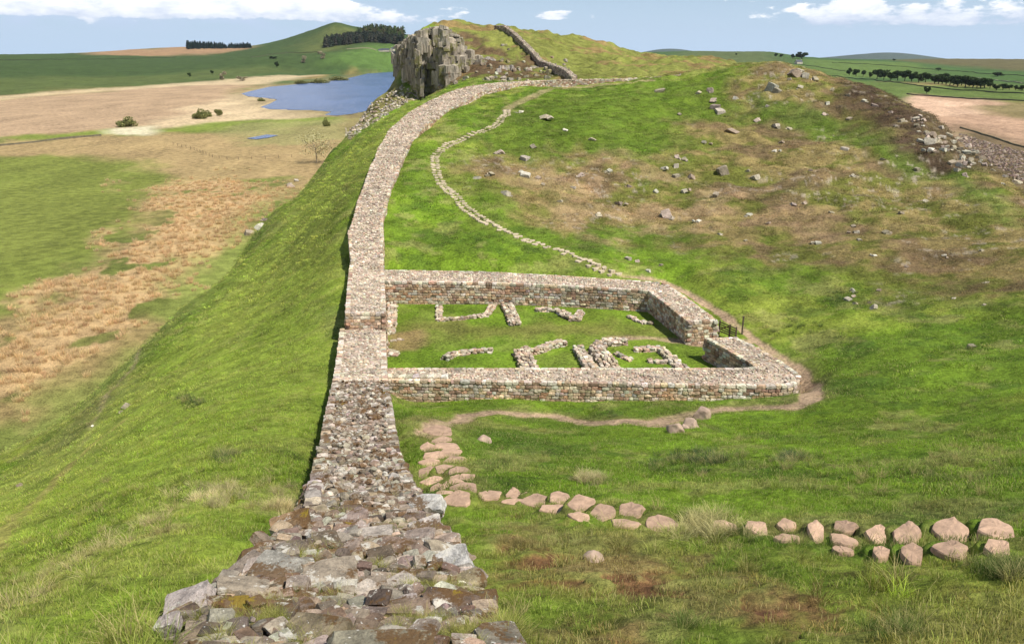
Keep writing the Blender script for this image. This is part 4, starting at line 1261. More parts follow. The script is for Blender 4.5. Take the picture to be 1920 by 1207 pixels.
def put_rock(u, v, wpx, hpx, label, group='rocks scattered over the grassy hill', i=0, me=None, name='rock', cat='rock', sink=.3, flat=.8):
    p = hit(u, v); depth = p[1] * CP + (HC - p[2]) * SP
    wx = wpx / F * depth / 2; wz = hpx / F * depth / 2
    rr = np.random.default_rng(int(u * 7 + v * 13))
    o = link(name, me or ROCKMESH[i % len(ROCKMESH)], label, cat, group, loc=(p[0], p[1], float(ground(p[0], p[1])) + wz * (1 - sink) * .16))
    o['px'] = (float(u), float(v))
    o.rotation_euler = (rr.normal(0, .25), rr.normal(0, .25), rr.uniform(0, 6.3))
    o.scale = (wx, wx * rr.uniform(.8, 1.1), wz * flat * 1.15)
    return o


put_rock(1316, 785, 42, 36, 'largest of the boulders by the earth path, round and pinkish', 'boulders beside the earth path', 0, SANDM[0], 'boulder', 'boulder', 0)
put_rock(1268, 810, 38, 34, 'lower left boulder of the row beside the earth path', 'boulders beside the earth path', 1, SANDM[1], 'boulder', 'boulder', 0)
put_rock(1296, 800, 30, 24, 'small middle boulder between two larger ones beside the earth path', 'boulders beside the earth path', 2, SANDM[2], 'boulder', 'boulder', 0)
put_rock(1283, 803, 16, 14, 'tiny darker stone wedged in the row of boulders', 'boulders beside the earth path', 2, SANDM[1], 'boulder', 'boulder', 0)
put_rock(909, 826, 26, 18, 'lone half buried stone in the turf right of the curved paving', 'boulders beside the earth path', 1, SANDM[2], 'boulder', 'boulder', .3)
put_rock(1110, 1050, 40, 26, 'brown stone lying in a hollow of bare soil in the near turf', 'boulders beside the earth path', 1, SANDM[0], 'boulder', 'boulder', .2)
put_rock(1312, 751, 20, 10, 'pale stone at the foot of the near fort wall', 'boulders beside the earth path', 1, SANDM[0], 'boulder', 'boulder', .3)
NAMED = [(1355, 324, 24, 36, 'tall leaning rock with a black shadow, most prominent on the hillside'), (1447, 168, 24, 32, 'tall pale outcrop near the top of the hill, left of the summit rocks'), (1340, 205, 20, 24, 'pale pair of rocks on the upper left of the hill'),
         (1251, 404, 24, 22, 'lone pointed rock low on the hill'), (1177, 486, 13, 13, 'lone rock in green turf above the far fort wall'), (1822, 650, 18, 12, 'dark stone alone in the meadow on the far right'), (1020, 221, 24, 11, 'flat pale rock above the flagged path'),
         (977, 211, 13, 9, 'small pale rock beside the top bend of the flagged path'), (1370, 249, 32, 13, 'long flat outcrop in the green band of the hill'), (1744, 268, 22, 24, 'squarish outcrop at the foot of the dark heather patch'),
         (1735, 380, 12, 14, 'dark isolated rock on the right of the tan hillside'), (1662, 438, 16, 14, 'grey rock low on the right of the hillside'), (1592, 224, 12, 10, 'dark rock under the summit rocks')]
for i, (u, v, a, b_, lb) in enumerate(NAMED):
    put_rock(u, v, a * 1.15, b_ * 1.15, lb, i=i)
SMALL = [  # (u, v, w, h)
    (938, 287, 14, 10), (985, 298, 20, 12), (1000, 276, 14, 9), (922, 328, 14, 9), (985, 330, 22, 16), (1010, 335, 12, 10), (895, 335, 12, 8), (948, 365, 16, 16), (915, 330, 10, 7), (1018, 347, 9, 8),
    (1143, 322, 12, 10), (1160, 382, 16, 8), (1270, 296, 10, 10), (1268, 312, 12, 12), (1268, 332, 13, 13), (1283, 300, 9, 10), (1246, 317, 12, 11), (1296, 335, 12, 16), (1283, 360, 10, 13), (1416, 334, 18, 14), (1402, 322, 9, 9), (1342, 368, 12, 18), (1405, 404, 12, 9),
    (1332, 172, 14, 16), (1336, 190, 14, 10), (1350, 210, 20, 12), (1235, 172, 20, 10), (1308, 176, 12, 8), (1380, 186, 10, 9), (1490, 140, 26, 20), (1510, 145, 14, 16), (1500, 134, 14, 10), (1528, 150, 12, 12), (1480, 150, 9, 8), (1551, 195, 10, 10), (1640, 200, 12, 10), (1420, 226, 12, 8), (1455, 236, 14, 10), (1458, 240, 8, 8), (1480, 243, 10, 7),
    (1452, 285, 10, 9), (1465, 268, 10, 7), (1605, 436, 12, 9), (1610, 450, 9, 7), (1398, 452, 7, 7), (1600, 425, 9, 8), (1535, 456, 14, 7), (1488, 385, 15, 9), (1508, 382, 9, 8), (1585, 280, 14, 8), (1720, 318, 12, 8), (1655, 300, 10, 7), (1600, 545, 10, 7), (1648, 545, 8, 8), (1590, 562, 14, 7), (1637, 578, 18, 9), (1604, 570, 9, 7), (1630, 568, 8, 6), (1215, 508, 10, 6), (1240, 497, 7, 5), (1196, 491, 9, 5),
    (1788, 560, 8, 5), (1845, 572, 8, 5), (1850, 530, 9, 5), (1640, 480, 8, 6), (1700, 500, 8, 6), (1770, 480, 9, 6), (1840, 470, 9, 6), (1560, 400, 10, 7), (1690, 400, 9, 6), (1230, 360, 10, 8), (1180, 350, 9, 7), (1090, 330, 14, 10), (1075, 352, 10, 7), (1050, 378, 10, 7), (1120, 405, 12, 7), (1310, 415, 10, 7), (1440, 420, 10, 7), (1350, 440, 9, 6),
    (1500, 165, 10, 10), (1560, 170, 10, 10), (1590, 180, 9, 9), (1620, 190, 10, 8), (1670, 212, 10, 8), (1545, 215, 8, 7), (1440, 200, 8, 7), (1275, 215, 10, 6), (1110, 262, 12, 7), (1060, 245, 10, 6), (1520, 320, 10, 6), (1320, 268, 10, 6), (1600, 330, 9, 6)]
for i, (u, v, a, b_) in enumerate(SMALL):
    if u < 1060 and v < 400:
        lb = 'small pale rock half buried in the slope right of the flagged path'
    elif v < 225:
        lb = 'weathered grey rock near the top of the hill on the right'
    elif v > 470:
        lb = 'small pale stone lying in green turf between the fort and the hill'
    else:
        lb = 'small weathered rock poking through the tan grass of the hillside'
    put_rock(u, v, a * 1.3, b_ * 1.3, lb, i=i + 3)
rr = np.random.default_rng(91)
k = 0
while k < 62:
    t_ = rr.random(); u = 1690 + 150 * t_ + rr.normal(0, 22); v = 205 + 95 * t_ + abs(rr.normal(0, 20)) - 3
    vmax = np.interp(u, [1600, 1700, 1780, 1840, 1900], [165, 202, 243, 298, 350])
    if v < vmax or u > 1850:
        continue
    s_ = rr.uniform(5, 13) * (1.25 if t_ > .4 else .9)
    put_rock(u, v, s_ * 1.2, s_, 'grey stone of the broken outcrop running down the skyline through dark heather', 'stones of the outcrop on the right skyline', k)
    k += 1
for i, (u, v, a, b_) in enumerate([(1838, 298, 20, 18), (1828, 288, 16, 20), (1846, 310, 14, 14), (1816, 276, 14, 16), (1885, 331, 14, 9), (1862, 320, 10, 7), (1908, 344, 18, 12), (1880, 345, 8, 6), (1808, 262, 14, 14)]):
    put_rock(u, v, a, b_, 'pale block on the lower right skyline where the outcrop ends', 'stones of the outcrop on the right skyline', i)
for i, (u, v, a, b_, lb) in enumerate([(470, 440, 26, 24, 'grey boulder at the foot of the slope above the rushes'), (490, 425, 24, 14, 'dark rock beside the grey boulder above the rushes'), (500, 412, 18, 10, 'small rock right of the dark one above the rushes'), (545, 350, 18, 14, 'brown rock at the edge of the slope below the thorn tree'), (556, 340, 14, 12, 'upper small rock at the edge of the slope below the thorn tree'),
                                       (238, 763, 26, 12, 'pale stone by the upper end of the worn track'), (228, 772, 12, 6, 'small stone below the pale one by the worn track'), (174, 799, 8, 5, 'single pale stone beside the worn track'), (38, 911, 18, 10, 'half buried stone near the left edge on the slope')]):
    put_rock(u, v, a, b_, lb, 'stones on the slope left of the long wall', i, sink=.5)

# every small rock is told by the nearest rock one can name
def tell(objs, marks, what):
    seen = {}
    for o in objs:
        u, v = o['px']
        mk = min(marks, key=lambda m_: math.hypot(m_[0] - u, m_[1] - v))
        ang = math.degrees(math.atan2(mk[1] - v, u - mk[0])) % 360
        dr_ = ['right of', 'above and right of', 'above', 'above and left of', 'left of', 'below and left of', 'below', 'below and right of'][int((ang + 22.5) // 45) % 8]
        seen.setdefault((mk, dr_), []).append((math.hypot(mk[0] - u, mk[1] - v), o))
    for (mk, dr_), L in seen.items():
        L.sort(key=lambda q: q[0])
        for i, (_, o) in enumerate(L):
            o['label'] = '%s %s %s' % (what, dr_, mk[2]) if len(L) == 1 else '%s, %s nearest %s %s' % (what, ORD(i + 1), dr_, mk[2])


RK = [o for o in COL.objects if 'px' in o]
MARKS = [(q[0], q[1], q[2]) for q in ((1355, 324, 'the tall leaning rock'), (1447, 168, 'the tall pale outcrop'), (1340, 205, 'the pale pair of rocks'), (1251, 404, 'the lone pointed rock'), (1177, 486, 'the lone rock above the fort'),
         (1020, 221, 'the flat rock by the path'), (1370, 249, 'the long flat outcrop'), (1744, 268, 'the squarish outcrop'), (1662, 438, 'the low grey rock'), (1735, 380, 'the dark isolated rock'), (1500, 140, 'the summit of the hill'), (1605, 570, 'the gate'), (985, 330, 'the rocky patch beside the path'))]
tell([o for o in RK if o['label'].startswith(('small pale rock half', 'weathered grey rock near', 'small pale stone lying', 'small weathered rock poking'))], MARKS, 'pale rock')
tell([o for o in RK if o['label'].startswith(('grey stone of the broken', 'pale block on the lower'))], [(1690, 205, 'the top of the heather patch'), (1744, 268, 'the squarish outcrop'), (1790, 255, 'the middle of the skyline outcrop'), (1838, 298, 'the skyline notch'), (1890, 335, 'the skyline at the right edge')], 'outcrop stone')
for o in RK:
    del o['px']

# ------------------------------------------------------------------ the crag
cr = Acc(); rr = np.random.default_rng(17)
import bmesh
CLIFF = [(742, 150, 216), (750, 165, 205), (762, 178, 196), (780, 186, 190), (800, 188, 186), (822, 184, 183), (845, 180, 180), (868, 172, 180), (900, 160, 184), (940, 148, 190), (990, 140, 194)]
TOPV = [(742, 110), (750, 88), (760, 78), (775, 70), (795, 62), (815, 57), (840, 60), (868, 84), (900, 98), (940, 106), (990, 116)]


def prism(cx, cy, rad, z0, z1, rr, lean):
    k = rr.integers(5, 7); th = np.sort(np.linspace(0, 2 * math.pi, k, endpoint=False) + rr.normal(0, .2, k)); ra = rad * rr.uniform(.8, 1.15, k)
    V = []
    zs = [z0, z1]
    for j, z in enumerate(zs):
        f = 1 - .1 * j * rr.random()
        V += [(cx + ra[i] * math.cos(th[i]) * f + lean[0] * (z - z0), cy + ra[i] * math.sin(th[i]) * f + lean[1] * (z - z0), z + (rr.normal(0, .2) if j else 0)) for i in range(k)]
    V.append((cx + lean[0] * (z1 - z0), cy + lean[1] * (z1 - z0), z1 + rr.uniform(0, .4)))
    Fq = np.array([(i, (i + 1) % k, k + (i + 1) % k, k + i) for i in range(k)]); Ft_ = np.array([(k + i, k + (i + 1) % k, 2 * k) for i in range(k)])
    return np.array(V), Fq, Ft_


CPAL = [(.38, .33, .25), (.30, .255, .195), (.44, .39, .31), (.21, .175, .13), (.34, .28, .205)]
us = np.array([c[0] for c in CLIFF]); rs = np.array([c[2] for c in CLIFF]); vb = np.array([c[1] for c in CLIFF]); vt = np.array([c[1] for c in TOPV])
for row in range(8):
    for u in np.r_[np.arange(758, 868, 3.6), np.arange(870, 985, 5)]:
        u1 = u + rr.normal(0, 2.0)
        rad = rr.uniform(.45, 1.2) * (1.6 if rr.random() < .2 + .3 * (row > 1) else 1)
        fr = row / 6
        r0 = np.interp(u1, us, rs) + row * 2.4 + rr.normal(0, .8) + 2.5 * math.sin(u1 * .11)
        zb = P(u1, np.interp(u1, us, vb), np.interp(u1, us, rs))[2] - 3
        ztop = P(u1, np.interp(u1, us, vt), np.interp(u1, us, rs) + 16)[2]
        z1 = zb + 3 + (ztop - zb - 3) * np.clip((.62, .86, .95, .98, 1.0, 1.0, 1.0, 1.0)[row] + rr.normal(0, (.2, .12, .06, .04, .03, .02, .02, .02)[row]), .15, 1.02)
        if u1 > 868 and (row > 3 or rr.random() < .2):
            continue
        if u1 > 840:
            z1 = min(z1, zb + 3 + (ztop - zb - 3) * min(1, .45 + .75 * fr) + rr.normal(0, .6))
        a_, _ = ray(u1, 150)
        x, y = r0 * math.sin(a_), r0 * math.cos(a_)
        z = zb; c0 = (np.array(CPAL[rr.integers(0, 5)]) * .5 + np.array((.33, .29, .225)) * .5) * math.exp(rr.normal(0, .08))
        lean = rr.normal(0, .02, 2)
        while z < z1:
            zn = min(z1, z + rr.uniform(.7, 3.6))
            Vp, Fq_, Ft_ = prism(x + rr.normal(0, .16), y + rr.normal(0, .2), rad * rr.uniform(.8, 1.12), z - .15, zn, rr, lean)
            cc = c0 * math.exp(rr.normal(0, .08))
            n0 = cr.n
            cr.V.append(Vp); cr.C.append(np.broadcast_to(cc, Vp.shape)); cr.F.setdefault(4, []).append(Fq_ + n0); cr.F.setdefault(3, []).append(Ft_ + n0); cr.n += len(Vp)
            z = zn
# broken blocks at the foot and on the ledges right of the cliff
for _ in range(230):
    u = rr.uniform(780, 1060); tt = (u - 780) / 280
    v = rr.uniform(72 + 30 * tt, 172 - 30 * tt) if rr.random() < .7 else rr.normal(165 - 25 * tt, 4)
    band = (abs(v - (112 + 18 * tt)) < 9 and u > 860) or (v > 148) or u < 860 or (1010 < u and 118 < v < 140)
    if not band and rr.random() < .75:
        continue
    p = hit(u, v, 150)
    if p[1] > 240 or p[1] < 150:
        continue
    s_ = rr.uniform(.2, .6) * (1.5 if rr.random() < .15 else 1)
    cr.add(*stamp([SHARD[2][rr.integers(0, 14)]], ICO[2][1], (p + np.array((0, 0, s_ * .15)))[None], rots(np.array([rr.uniform(0, 6)]), .3, int(rr.integers(1e6))), np.array([[s_ * 1.3, s_ * .9, s_]]), palette(CPAL + [(.42, .38, .32)], 1, int(rr.integers(1e6))), 1))
for (u, v, a, b_) in ((945, 128, 30, 14), (960, 132, 14, 20), (935, 135, 16, 20), (920, 112, 24, 9), (850, 172, 22, 16), (835, 176, 18, 14), (865, 163, 22, 14), (945, 85, 18, 7), (1000, 128, 26, 8), (895, 108, 30, 9)):
    p = hit(u, v, 150); k_ = p[1] / F
    cr.add(*stamp([ROCK[3][int(u) % 10]], ICO[3][1], p[None], rots(np.array([.2]), .1, int(u)), np.array([[a * k_ * .42, a * k_ * .3, b_ * k_ * .42]]), np.array([(.42, .37, .31)]), 1))
cr.obj('crag', M_CRAG, kind='structure')

# scree below the crag and behind the right hill
def scree(name, pix, n_, smin, smax, seed, rmin=3.0, pal=CPAL, cond=None):
    rr = np.random.default_rng(seed)
    poly = np.array(hitpoly(pix, rmin)); lo, hi = poly.min(0), poly.max(0)
    x = rr.uniform(lo[0], hi[0], n_ * 8); y = rr.uniform(lo[1], hi[1], n_ * 8)
    k = inpoly(x, y, [tuple(p) for p in poly]); x, y = x[k][:n_], y[k][:n_]
    z = ground(x, y); s_ = rr.uniform(smin, smax, len(x)) ** 1.0
    acc = Acc()
    acc.add(*stamp(ROCK[1], ICO[1][1], np.c_[x, y, z + s_ * .1], rots(rr.uniform(0, 6.3, len(x)), .3, seed), np.c_[s_ * 1.2, s_, s_ * .7], palette(pal, len(x), seed), seed))
    return acc.obj(name, M_STONE, kind='stuff')


scree('scree', [(752, 160), (785, 186), (720, 222), (652, 266), (648, 240), (700, 195)], 6500, .10, .42, 61, 120, CPAL + [(.40, .36, .31), (.44, .40, .35)])
scree('scree', [(1740, 222), (1800, 250), (1920, 285), (1990, 310), (1990, 380), (1900, 335), (1850, 300), (1790, 262)], 3600, .22, .7, 62, 135, [(.22, .16, .13), (.28, .22, .18), (.14, .10, .08)])

# ------------------------------------------------------------------ upper wall on the crag
UP = [(1077, 149, 149), (1062, 140, 158), (1040, 125, 170), (1015, 108, 182), (990, 90, 196), (968, 72, 209), (948, 59, 219), (930, 51, 226)]
S = []
for (u, v, r_) in UP:
    a, _ = ray(u, v); x, y = r_ * math.sin(a), r_ * math.cos(a); S.append((x, y))
S = np.array(S); tg = np.gradient(S, axis=0); tg /= np.linalg.norm(tg, axis=1)[:, None]; nn = np.stack([-tg[:, 1], tg[:, 0]], -1)
SS = []
for i in range(len(S)):
    L = S[i] + nn[i] * .55; R_ = S[i] - nn[i] * .55
    zt = float(ground(*S[i])) + 1.3
    SS.append((*L, zt, *R_, zt - .05, 1.7, 1.5))
# walk so that left stays left
core, face = wall_pieces(np.array(SS), 600, .30, .3, [(.38, .33, .27), (.28, .23, .19), (.46, .40, .33)], [(.36, .28, .21), (.24, .18, .14), (.42, .34, .27)], jag=.09)
uw = empty('drystone_wall', (S[0][0], S[0][1], float(ground(*S[0]))), 'narrow dry stone wall climbing steeply from the long wall to the top of the crag', 'stone wall')
core.obj('rubble_top', M_STONE, uw); face.obj('facing_stones', M_STONE, uw)

# low ruined wall on the crest to the right
CR2 = [(1070, 1082, 150.5, 148), (1140, 1142, 149.5, 149), (1200, 1204, 147.5, 150), (1250, 1256, 144, 151), (1292, 1300, 139.5, 152)]
SS = []
for (a, b_, v, r_) in CR2:
    p = P(a, v, r_); q = P(b_, v, r_ + 2.0)
    SS.append((*p, q[0], q[1], p[2], 1.3, .5))
core, face = wall_pieces(np.array(SS), 640, .3, .26, jag=.06)
cw = empty('drystone_wall', (SS[0][0], SS[0][1], float(ground(SS[0][0], SS[0][1]))), 'low ruined wall running right along the crest, right of the foot of the climbing wall', 'stone wall')
core.obj('rubble_top', M_STONE, cw); face.obj('facing_stones', M_STONE, cw)

# ------------------------------------------------------------------ gate
def box_acc(acc, p0, p1, w_, h_, col=(.05, .04, .03)):
    """a square bar from p0 to p1"""
    p0 = np.array(p0, float); p1 = np.array(p1, float); d = p1 - p0; d /= np.linalg.norm(d)
    up = np.array((0, 0, 1.)) if abs(d[2]) < .9 else np.array((0, 1., 0)); s_ = np.cross(d, up); s_ /= np.linalg.norm(s_); up = np.cross(s_, d)
    V = []
    for p in (p0, p1):
        for (a, b_) in ((-1, -1), (1, -1), (1, 1), (-1, 1)):
            V.append(p + s_ * a * w_ / 2 + up * b_ * h_ / 2)
    acc.add(np.array(V), np.array([(0, 1, 2, 3), (7, 6, 5, 4), (0, 4, 5, 1), (1, 5, 6, 2), (2, 6, 7, 3), (3, 7, 4, 0)]), np.array(col))


g0 = Pz(1347, 631, 0.1); g1 = Pz(1385, 638, 0.1)
g0 = Pz(1348, 624, .1); g1 = Pz(1379, 637, .1)
gate = empty('field_gate', g0, 'dark wooden five barred gate closing the gap in the fort wall', 'gate')
for i, f in enumerate((0, .62, 1)):
    acc = Acc(); p = g0 * (1 - f) + g1 * f; box_acc(acc, p - (0, 0, .3), p + (0, 0, .9), .09, .09); acc.obj('post', M_WOOD, gate)
for k in range(5):
    acc = Acc(); z = .16 + k * .155; box_acc(acc, g0 + (0, 0, z), g1 + (0, 0, z), .035, .065); acc.obj('rail', M_WOOD, gate)
acc = Acc(); box_acc(acc, g0 + (0, 0, .25), g0 * .38 + g1 * .62 + (0, 0, .8), .04, .07); acc.obj('brace', M_WOOD, gate)
pp = hit(1391, 627)
acc = Acc(); box_acc(acc, pp - (0, 0, .3), pp + (0, 0, 1.25), .09, .09, (.1, .05, .04)); box_acc(acc, pp + (0, 0, 1.25), pp + (0, 0, 1.3), .12, .12)
acc.obj('waymark_post', M_WOOD, label='thin lone post standing right of the wooden gate by the path', cat='post')

# ------------------------------------------------------------------ grass and rushes as instanced tufts
def tuft(name, nb, hgt, spread, wid, seed, lean=.5, droop=.4):
    rr = np.random.default_rng(seed)
    V, Fq, Ft_, tip, rnd = [], [], [], [], []
    for _ in range(nb):
        a = rr.uniform(0, 6.283); d = spread * math.sqrt(rr.random()); h = hgt * rr.uniform(.5, 1.15); wd = wid * rr.uniform(.6, 1.2)
        bx, by = d * math.cos(a), d * math.sin(a)
        la = a + rr.normal(0, .9); ll = h * lean * rr.uniform(.2, 1.2)
        fx, fy = rr.uniform(0, 6.283), 0
        sx, sy = math.cos(fx) * wd / 2, math.sin(fx) * wd / 2
        b0 = len(V); r0 = rr.random()
        for k, f in enumerate((0, .45, .8, 1)):
            cx = bx + math.cos(la) * ll * f ** 1.7; cy = by + math.sin(la) * ll * f ** 1.7; cz = h * (f - droop * .35 * f ** 3) - .02
            wf = (1, .85, .5, 0)[k]
            if k < 3:
                V += [(cx - sx * wf, cy - sy * wf, cz), (cx + sx * wf, cy + sy * wf, cz)]; tip += [f, f]; rnd += [r0, r0]
            else:
                V.append((cx, cy, cz)); tip.append(f); rnd.append(r0)
        Fq += [(b0, b0 + 1, b0 + 3, b0 + 2), (b0 + 2, b0 + 3, b0 + 5, b0 + 4)]; Ft_.append((b0 + 4, b0 + 5, b0 + 6))
    me = mesh(name, np.array(V), [np.array(Fq), np.array(Ft_)], M_BLADE, True)
    add_attr(me, 'tip', tip, 'FLOAT'); add_attr(me, 'rnd', rnd, 'FLOAT')
    return bpy.data.objects.new(name, me)


def scatter(name, x, y, scale, tint, tufts, label=None):
    x = np.asarray(x); z = ground(x, y) - .01
    n_ = len(x); rr = np.random.default_rng(n_)
    me = mesh(name, np.c_[x, y, z], [], None)
    add_attr(me, 'rot', np.c_[rr.normal(0, .12, n_), rr.normal(0, .12, n_), rr.uniform(0, 6.283, n_)], 'FLOAT_VECTOR')
    add_attr(me, 'sc', scale, 'FLOAT')
    add_attr(me, 'tint', tint, 'FLOAT_COLOR')
    o = link(name, me, kind='stuff')
    coll = bpy.data.collections.new(name + '_tufts')
    for t_ in tufts:
        coll.objects.link(t_)
    ng = bpy.data.node_groups.new(name, 'GeometryNodeTree')
    ng.interface.new_socket('Geometry', in_out='INPUT', socket_type='NodeSocketGeometry')
    ng.interface.new_socket('Geometry', in_out='OUTPUT', socket_type='NodeSocketGeometry')
    N_ = ng.nodes; Lk = ng.links
    gi = N_.new('NodeGroupInput'); go = N_.new('NodeGroupOutput'); ip = N_.new('GeometryNodeInstanceOnPoints'); cinf = N_.new('GeometryNodeCollectionInfo')
    cinf.inputs['Collection'].default_value = coll; cinf.inputs['Separate Children'].default_value = True; cinf.inputs['Reset Children'].default_value = True
    ip.inputs['Pick Instance'].default_value = True
    ar = N_.new('GeometryNodeInputNamedAttribute'); ar.data_type = 'FLOAT_VECTOR'; ar.inputs[0].default_value = 'rot'
    asx = N_.new('GeometryNodeInputNamedAttribute'); asx.data_type = 'FLOAT'; asx.inputs[0].default_value = 'sc'
    Lk.new(gi.outputs[0], ip.inputs['Points']); Lk.new(cinf.outputs[0], ip.inputs['Instance'])
    Lk.new(ar.outputs[0], ip.inputs['Rotation']); Lk.new(asx.outputs[0], ip.inputs['Scale']); Lk.new(ip.outputs[0], go.inputs[0])
    md = o.modifiers.new('tufts', 'NODES'); md.node_group = ng
    return o


T_SHORT = [tuft('turf_tuft', 70, .075, .16, .006, 10 + i, .7) for i in range(4)]
T_MID = [tuft('turf_tuft', 60, .10, .30, .012, 20 + i, .7) for i in range(4)]
T_FAR = [tuft('turf_tuft', 46, .16, .55, .03, 30 + i, .8) for i in range(3)]
T_LONG = [tuft('long_tuft', 90, .34, .13, .006, 40 + i, .9, .7) for i in range(4)]
T_RUSH = [tuft('rush_tuft', 60, .75, .45, .04, 50 + i, .45, .3) for i in range(3)]

# footprint of masonry: no grass there
MASON = []
for Sx in (S0, S2, S3, S4):
    MASON.append([tuple(p) for p in Sx[:, :2]] + [tuple(p) for p in Sx[::-1, 3:5]])
for pr in ([(716, 712), (1452, 724), (1499, 716), (1504, 706), (1378, 632), (1322, 634), (1410, 689), (716, 690)], [(1290, 603), (1345, 601), (1248, 531), (1214, 544)], [(719, 506), (1238, 529), (1222, 546), (719, 528)]):
    MASON.append([tuple(Pz(u, v, 1.4)[:2]) for u, v in pr])


def free(x, y):
    k = np.ones(x.shape, bool)
    for q in MASON:
        k &= ~inpoly(x, y, q)
    return k


slab_xy = np.array([(o.location.x, o.location.y, max(o.scale[0], o.scale[1])) for o in COL.objects if o.name.startswith(('stone_slab', 'boulder')) and math.hypot(o.location.x, o.location.y) < 60])


def off_slabs(x, y, pad=-.01):
    k = np.ones(x.shape, bool)
    for sx, sy, sr in slab_xy:
        k &= (x - sx) ** 2 + (y - sy) ** 2 > (sr * .92 + pad) ** 2
    return k


def sample(r0, r1, dens, seed, amax=.72):
    rr = np.random.default_rng(seed)
    n_ = int(amax * (r1 ** 2 - r0 ** 2) * dens)
    r_ = np.sqrt(rr.uniform(r0 ** 2, r1 ** 2, n_)); a = rr.uniform(-amax, amax, n_)
    x, y = r_ * np.sin(a), r_ * np.cos(a)
    return x, y, rr


def tints(x, y, rr, var=.24):
    c_ = ground(x, y, CG)
    return np.clip(c_ * 1.12 * np.exp(rr.normal(0, var, (len(x), 1))) * (1 + rr.normal(0, .06, (len(x), 3))), .004, .9)


PMf = np.clip(PM + TRK + .8 * SOIL + .6 * bare, 0, 1)
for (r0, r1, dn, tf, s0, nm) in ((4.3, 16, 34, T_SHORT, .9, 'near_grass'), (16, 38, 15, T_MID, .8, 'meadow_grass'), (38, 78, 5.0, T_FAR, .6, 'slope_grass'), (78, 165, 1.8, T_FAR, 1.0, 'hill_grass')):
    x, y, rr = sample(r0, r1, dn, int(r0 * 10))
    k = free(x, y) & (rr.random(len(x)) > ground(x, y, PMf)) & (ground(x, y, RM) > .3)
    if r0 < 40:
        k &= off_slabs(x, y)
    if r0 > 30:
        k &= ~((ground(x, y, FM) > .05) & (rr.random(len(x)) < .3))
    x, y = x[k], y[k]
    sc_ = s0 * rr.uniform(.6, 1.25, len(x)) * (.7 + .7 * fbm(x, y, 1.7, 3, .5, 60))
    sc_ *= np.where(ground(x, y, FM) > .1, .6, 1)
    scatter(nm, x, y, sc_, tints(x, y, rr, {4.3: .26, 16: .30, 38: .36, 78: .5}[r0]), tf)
# long tufts: near left shoulder, along the steps, near right
x, y, rr = sample(4.5, 34, 7, 777)
lt = fbm(x, y, 2.2, 4, .6, 61)
wgt = sstep(lt, .50, .66) * .75 + .8 * ground(x, y, np.clip(dryl, 0, 1)) * (rr.random(len(x)) < .5)
k = free(x, y) & off_slabs(x, y, .12) & (rr.random(len(x)) < wgt) & (ground(x, y, PM) < .2) & (rr.random(len(x)) < np.interp(np.hypot(x, y), [5, 14, 34], [1, .7, .12]))
x, y = x[k], y[k]
tn = tints(x, y, rr, .2); dry = ground(x, y, np.clip(dryl, 0, 1)) > rr.random(len(x)) * 1.2
tn = np.where(dry[:, None], np.array((.42, .36, .18)), tn) * np.exp(rr.normal(0, .12, (len(x), 1)))
tn[rr.random(len(x)) < .14] = (.34, .29, .12)
scatter('long_grass', x, y, rr.uniform(.45, 1.0, len(x)), tn, T_LONG)
# rushes in the marsh
x, y, rr = sample(62, 330, .55, 888)
rc = ground(x, y, RUSHC)
k = (rr.random(len(x)) < rc * np.interp(np.hypot(x, y), [60, 150, 330], [1, .8, .35])) & (ground(x, y, RM) < .5)
x, y = x[k], y[k]
tn = np.array((.56, .40, .22)) * np.exp(rr.normal(0, .11, (len(x), 1))) * (1 + rr.normal(0, .03, (len(x), 3)))
scatter('rushes', x, y, rr.uniform(.7, 1.35, len(x)), tn, T_RUSH)
# dark rush clumps and pale bents standing out of the turf
cx, cy, ct, cs_ = [], [], [], []
rr = np.random.default_rng(66)
for (u, v, w_, h_, k_, tn, sc0) in ((1320, 860, 75, 16, 90, (.05, .09, .03), .9), (1480, 860, 35, 10, 40, (.05, .09, .035), .9), (355, 752, 30, 12, 40, (.06, .10, .03), 1.0), (420, 860, 22, 12, 24, (.07, .11, .03), .9), (1890, 1070, 50, 26, 60, (.06, .10, .02), .55),
                                (1150, 780, 10, 8, 8, (.06, .1, .03), .7), (1690, 1180, 60, 26, 34, (.07, .11, .02), .5), (1300, 1170, 30, 12, 10, (.07, .11, .02), .5), (1110, 900, 30, 12, 26, (.42, .36, .2), .8), (1330, 990, 60, 20, 60, (.36, .33, .15), .9),
                                (1500, 870, 200, 14, 60, (.09, .14, .03), .7), (1230, 870, 40, 16, 30, (.08, .13, .03), .8), (530, 955, 24, 16, 30, (.46, .38, .2), .8), (410, 930, 60, 22, 60, (.44, .38, .2), .7), (1560, 1010, 200, 12, 50, (.09, .15, .03), .6), (1820, 652, 10, 6, 8, (.05, .08, .03), .8),
                                (1200, 960, 16, 6, 10, (.08, .12, .03), .6), (1000, 1020, 80, 12, 30, (.2, .17, .06), .5), (950, 1190, 40, 20, 30, (.22, .24, .05), .7), (1780, 890, 120, 30, 60, (.10, .14, .03), .7), (1490, 620, 60, 20, 24, (.07, .12, .03), .9), (1580, 560, 50, 16, 24, (.06, .11, .03), .9)):
    for _ in range(k_):
        p = hit(u + rr.normal(0, w_ / 2), min(v + rr.normal(0, h_ / 2), 1250))
        if free(p[:1], p[1:2])[0] and off_slabs(p[:1], p[1:2], .05)[0]:
            cx.append(p[0]); cy.append(p[1]); ct.append(np.array(tn) * math.exp(rr.normal(0, .3)) if rr.random() > .2 else np.array((.30, .27, .11))); cs_.append(sc0 * rr.uniform(.6, 1.2))
scatter('rush_grass', cx, cy, np.array(cs_), np.array(ct), T_LONG)
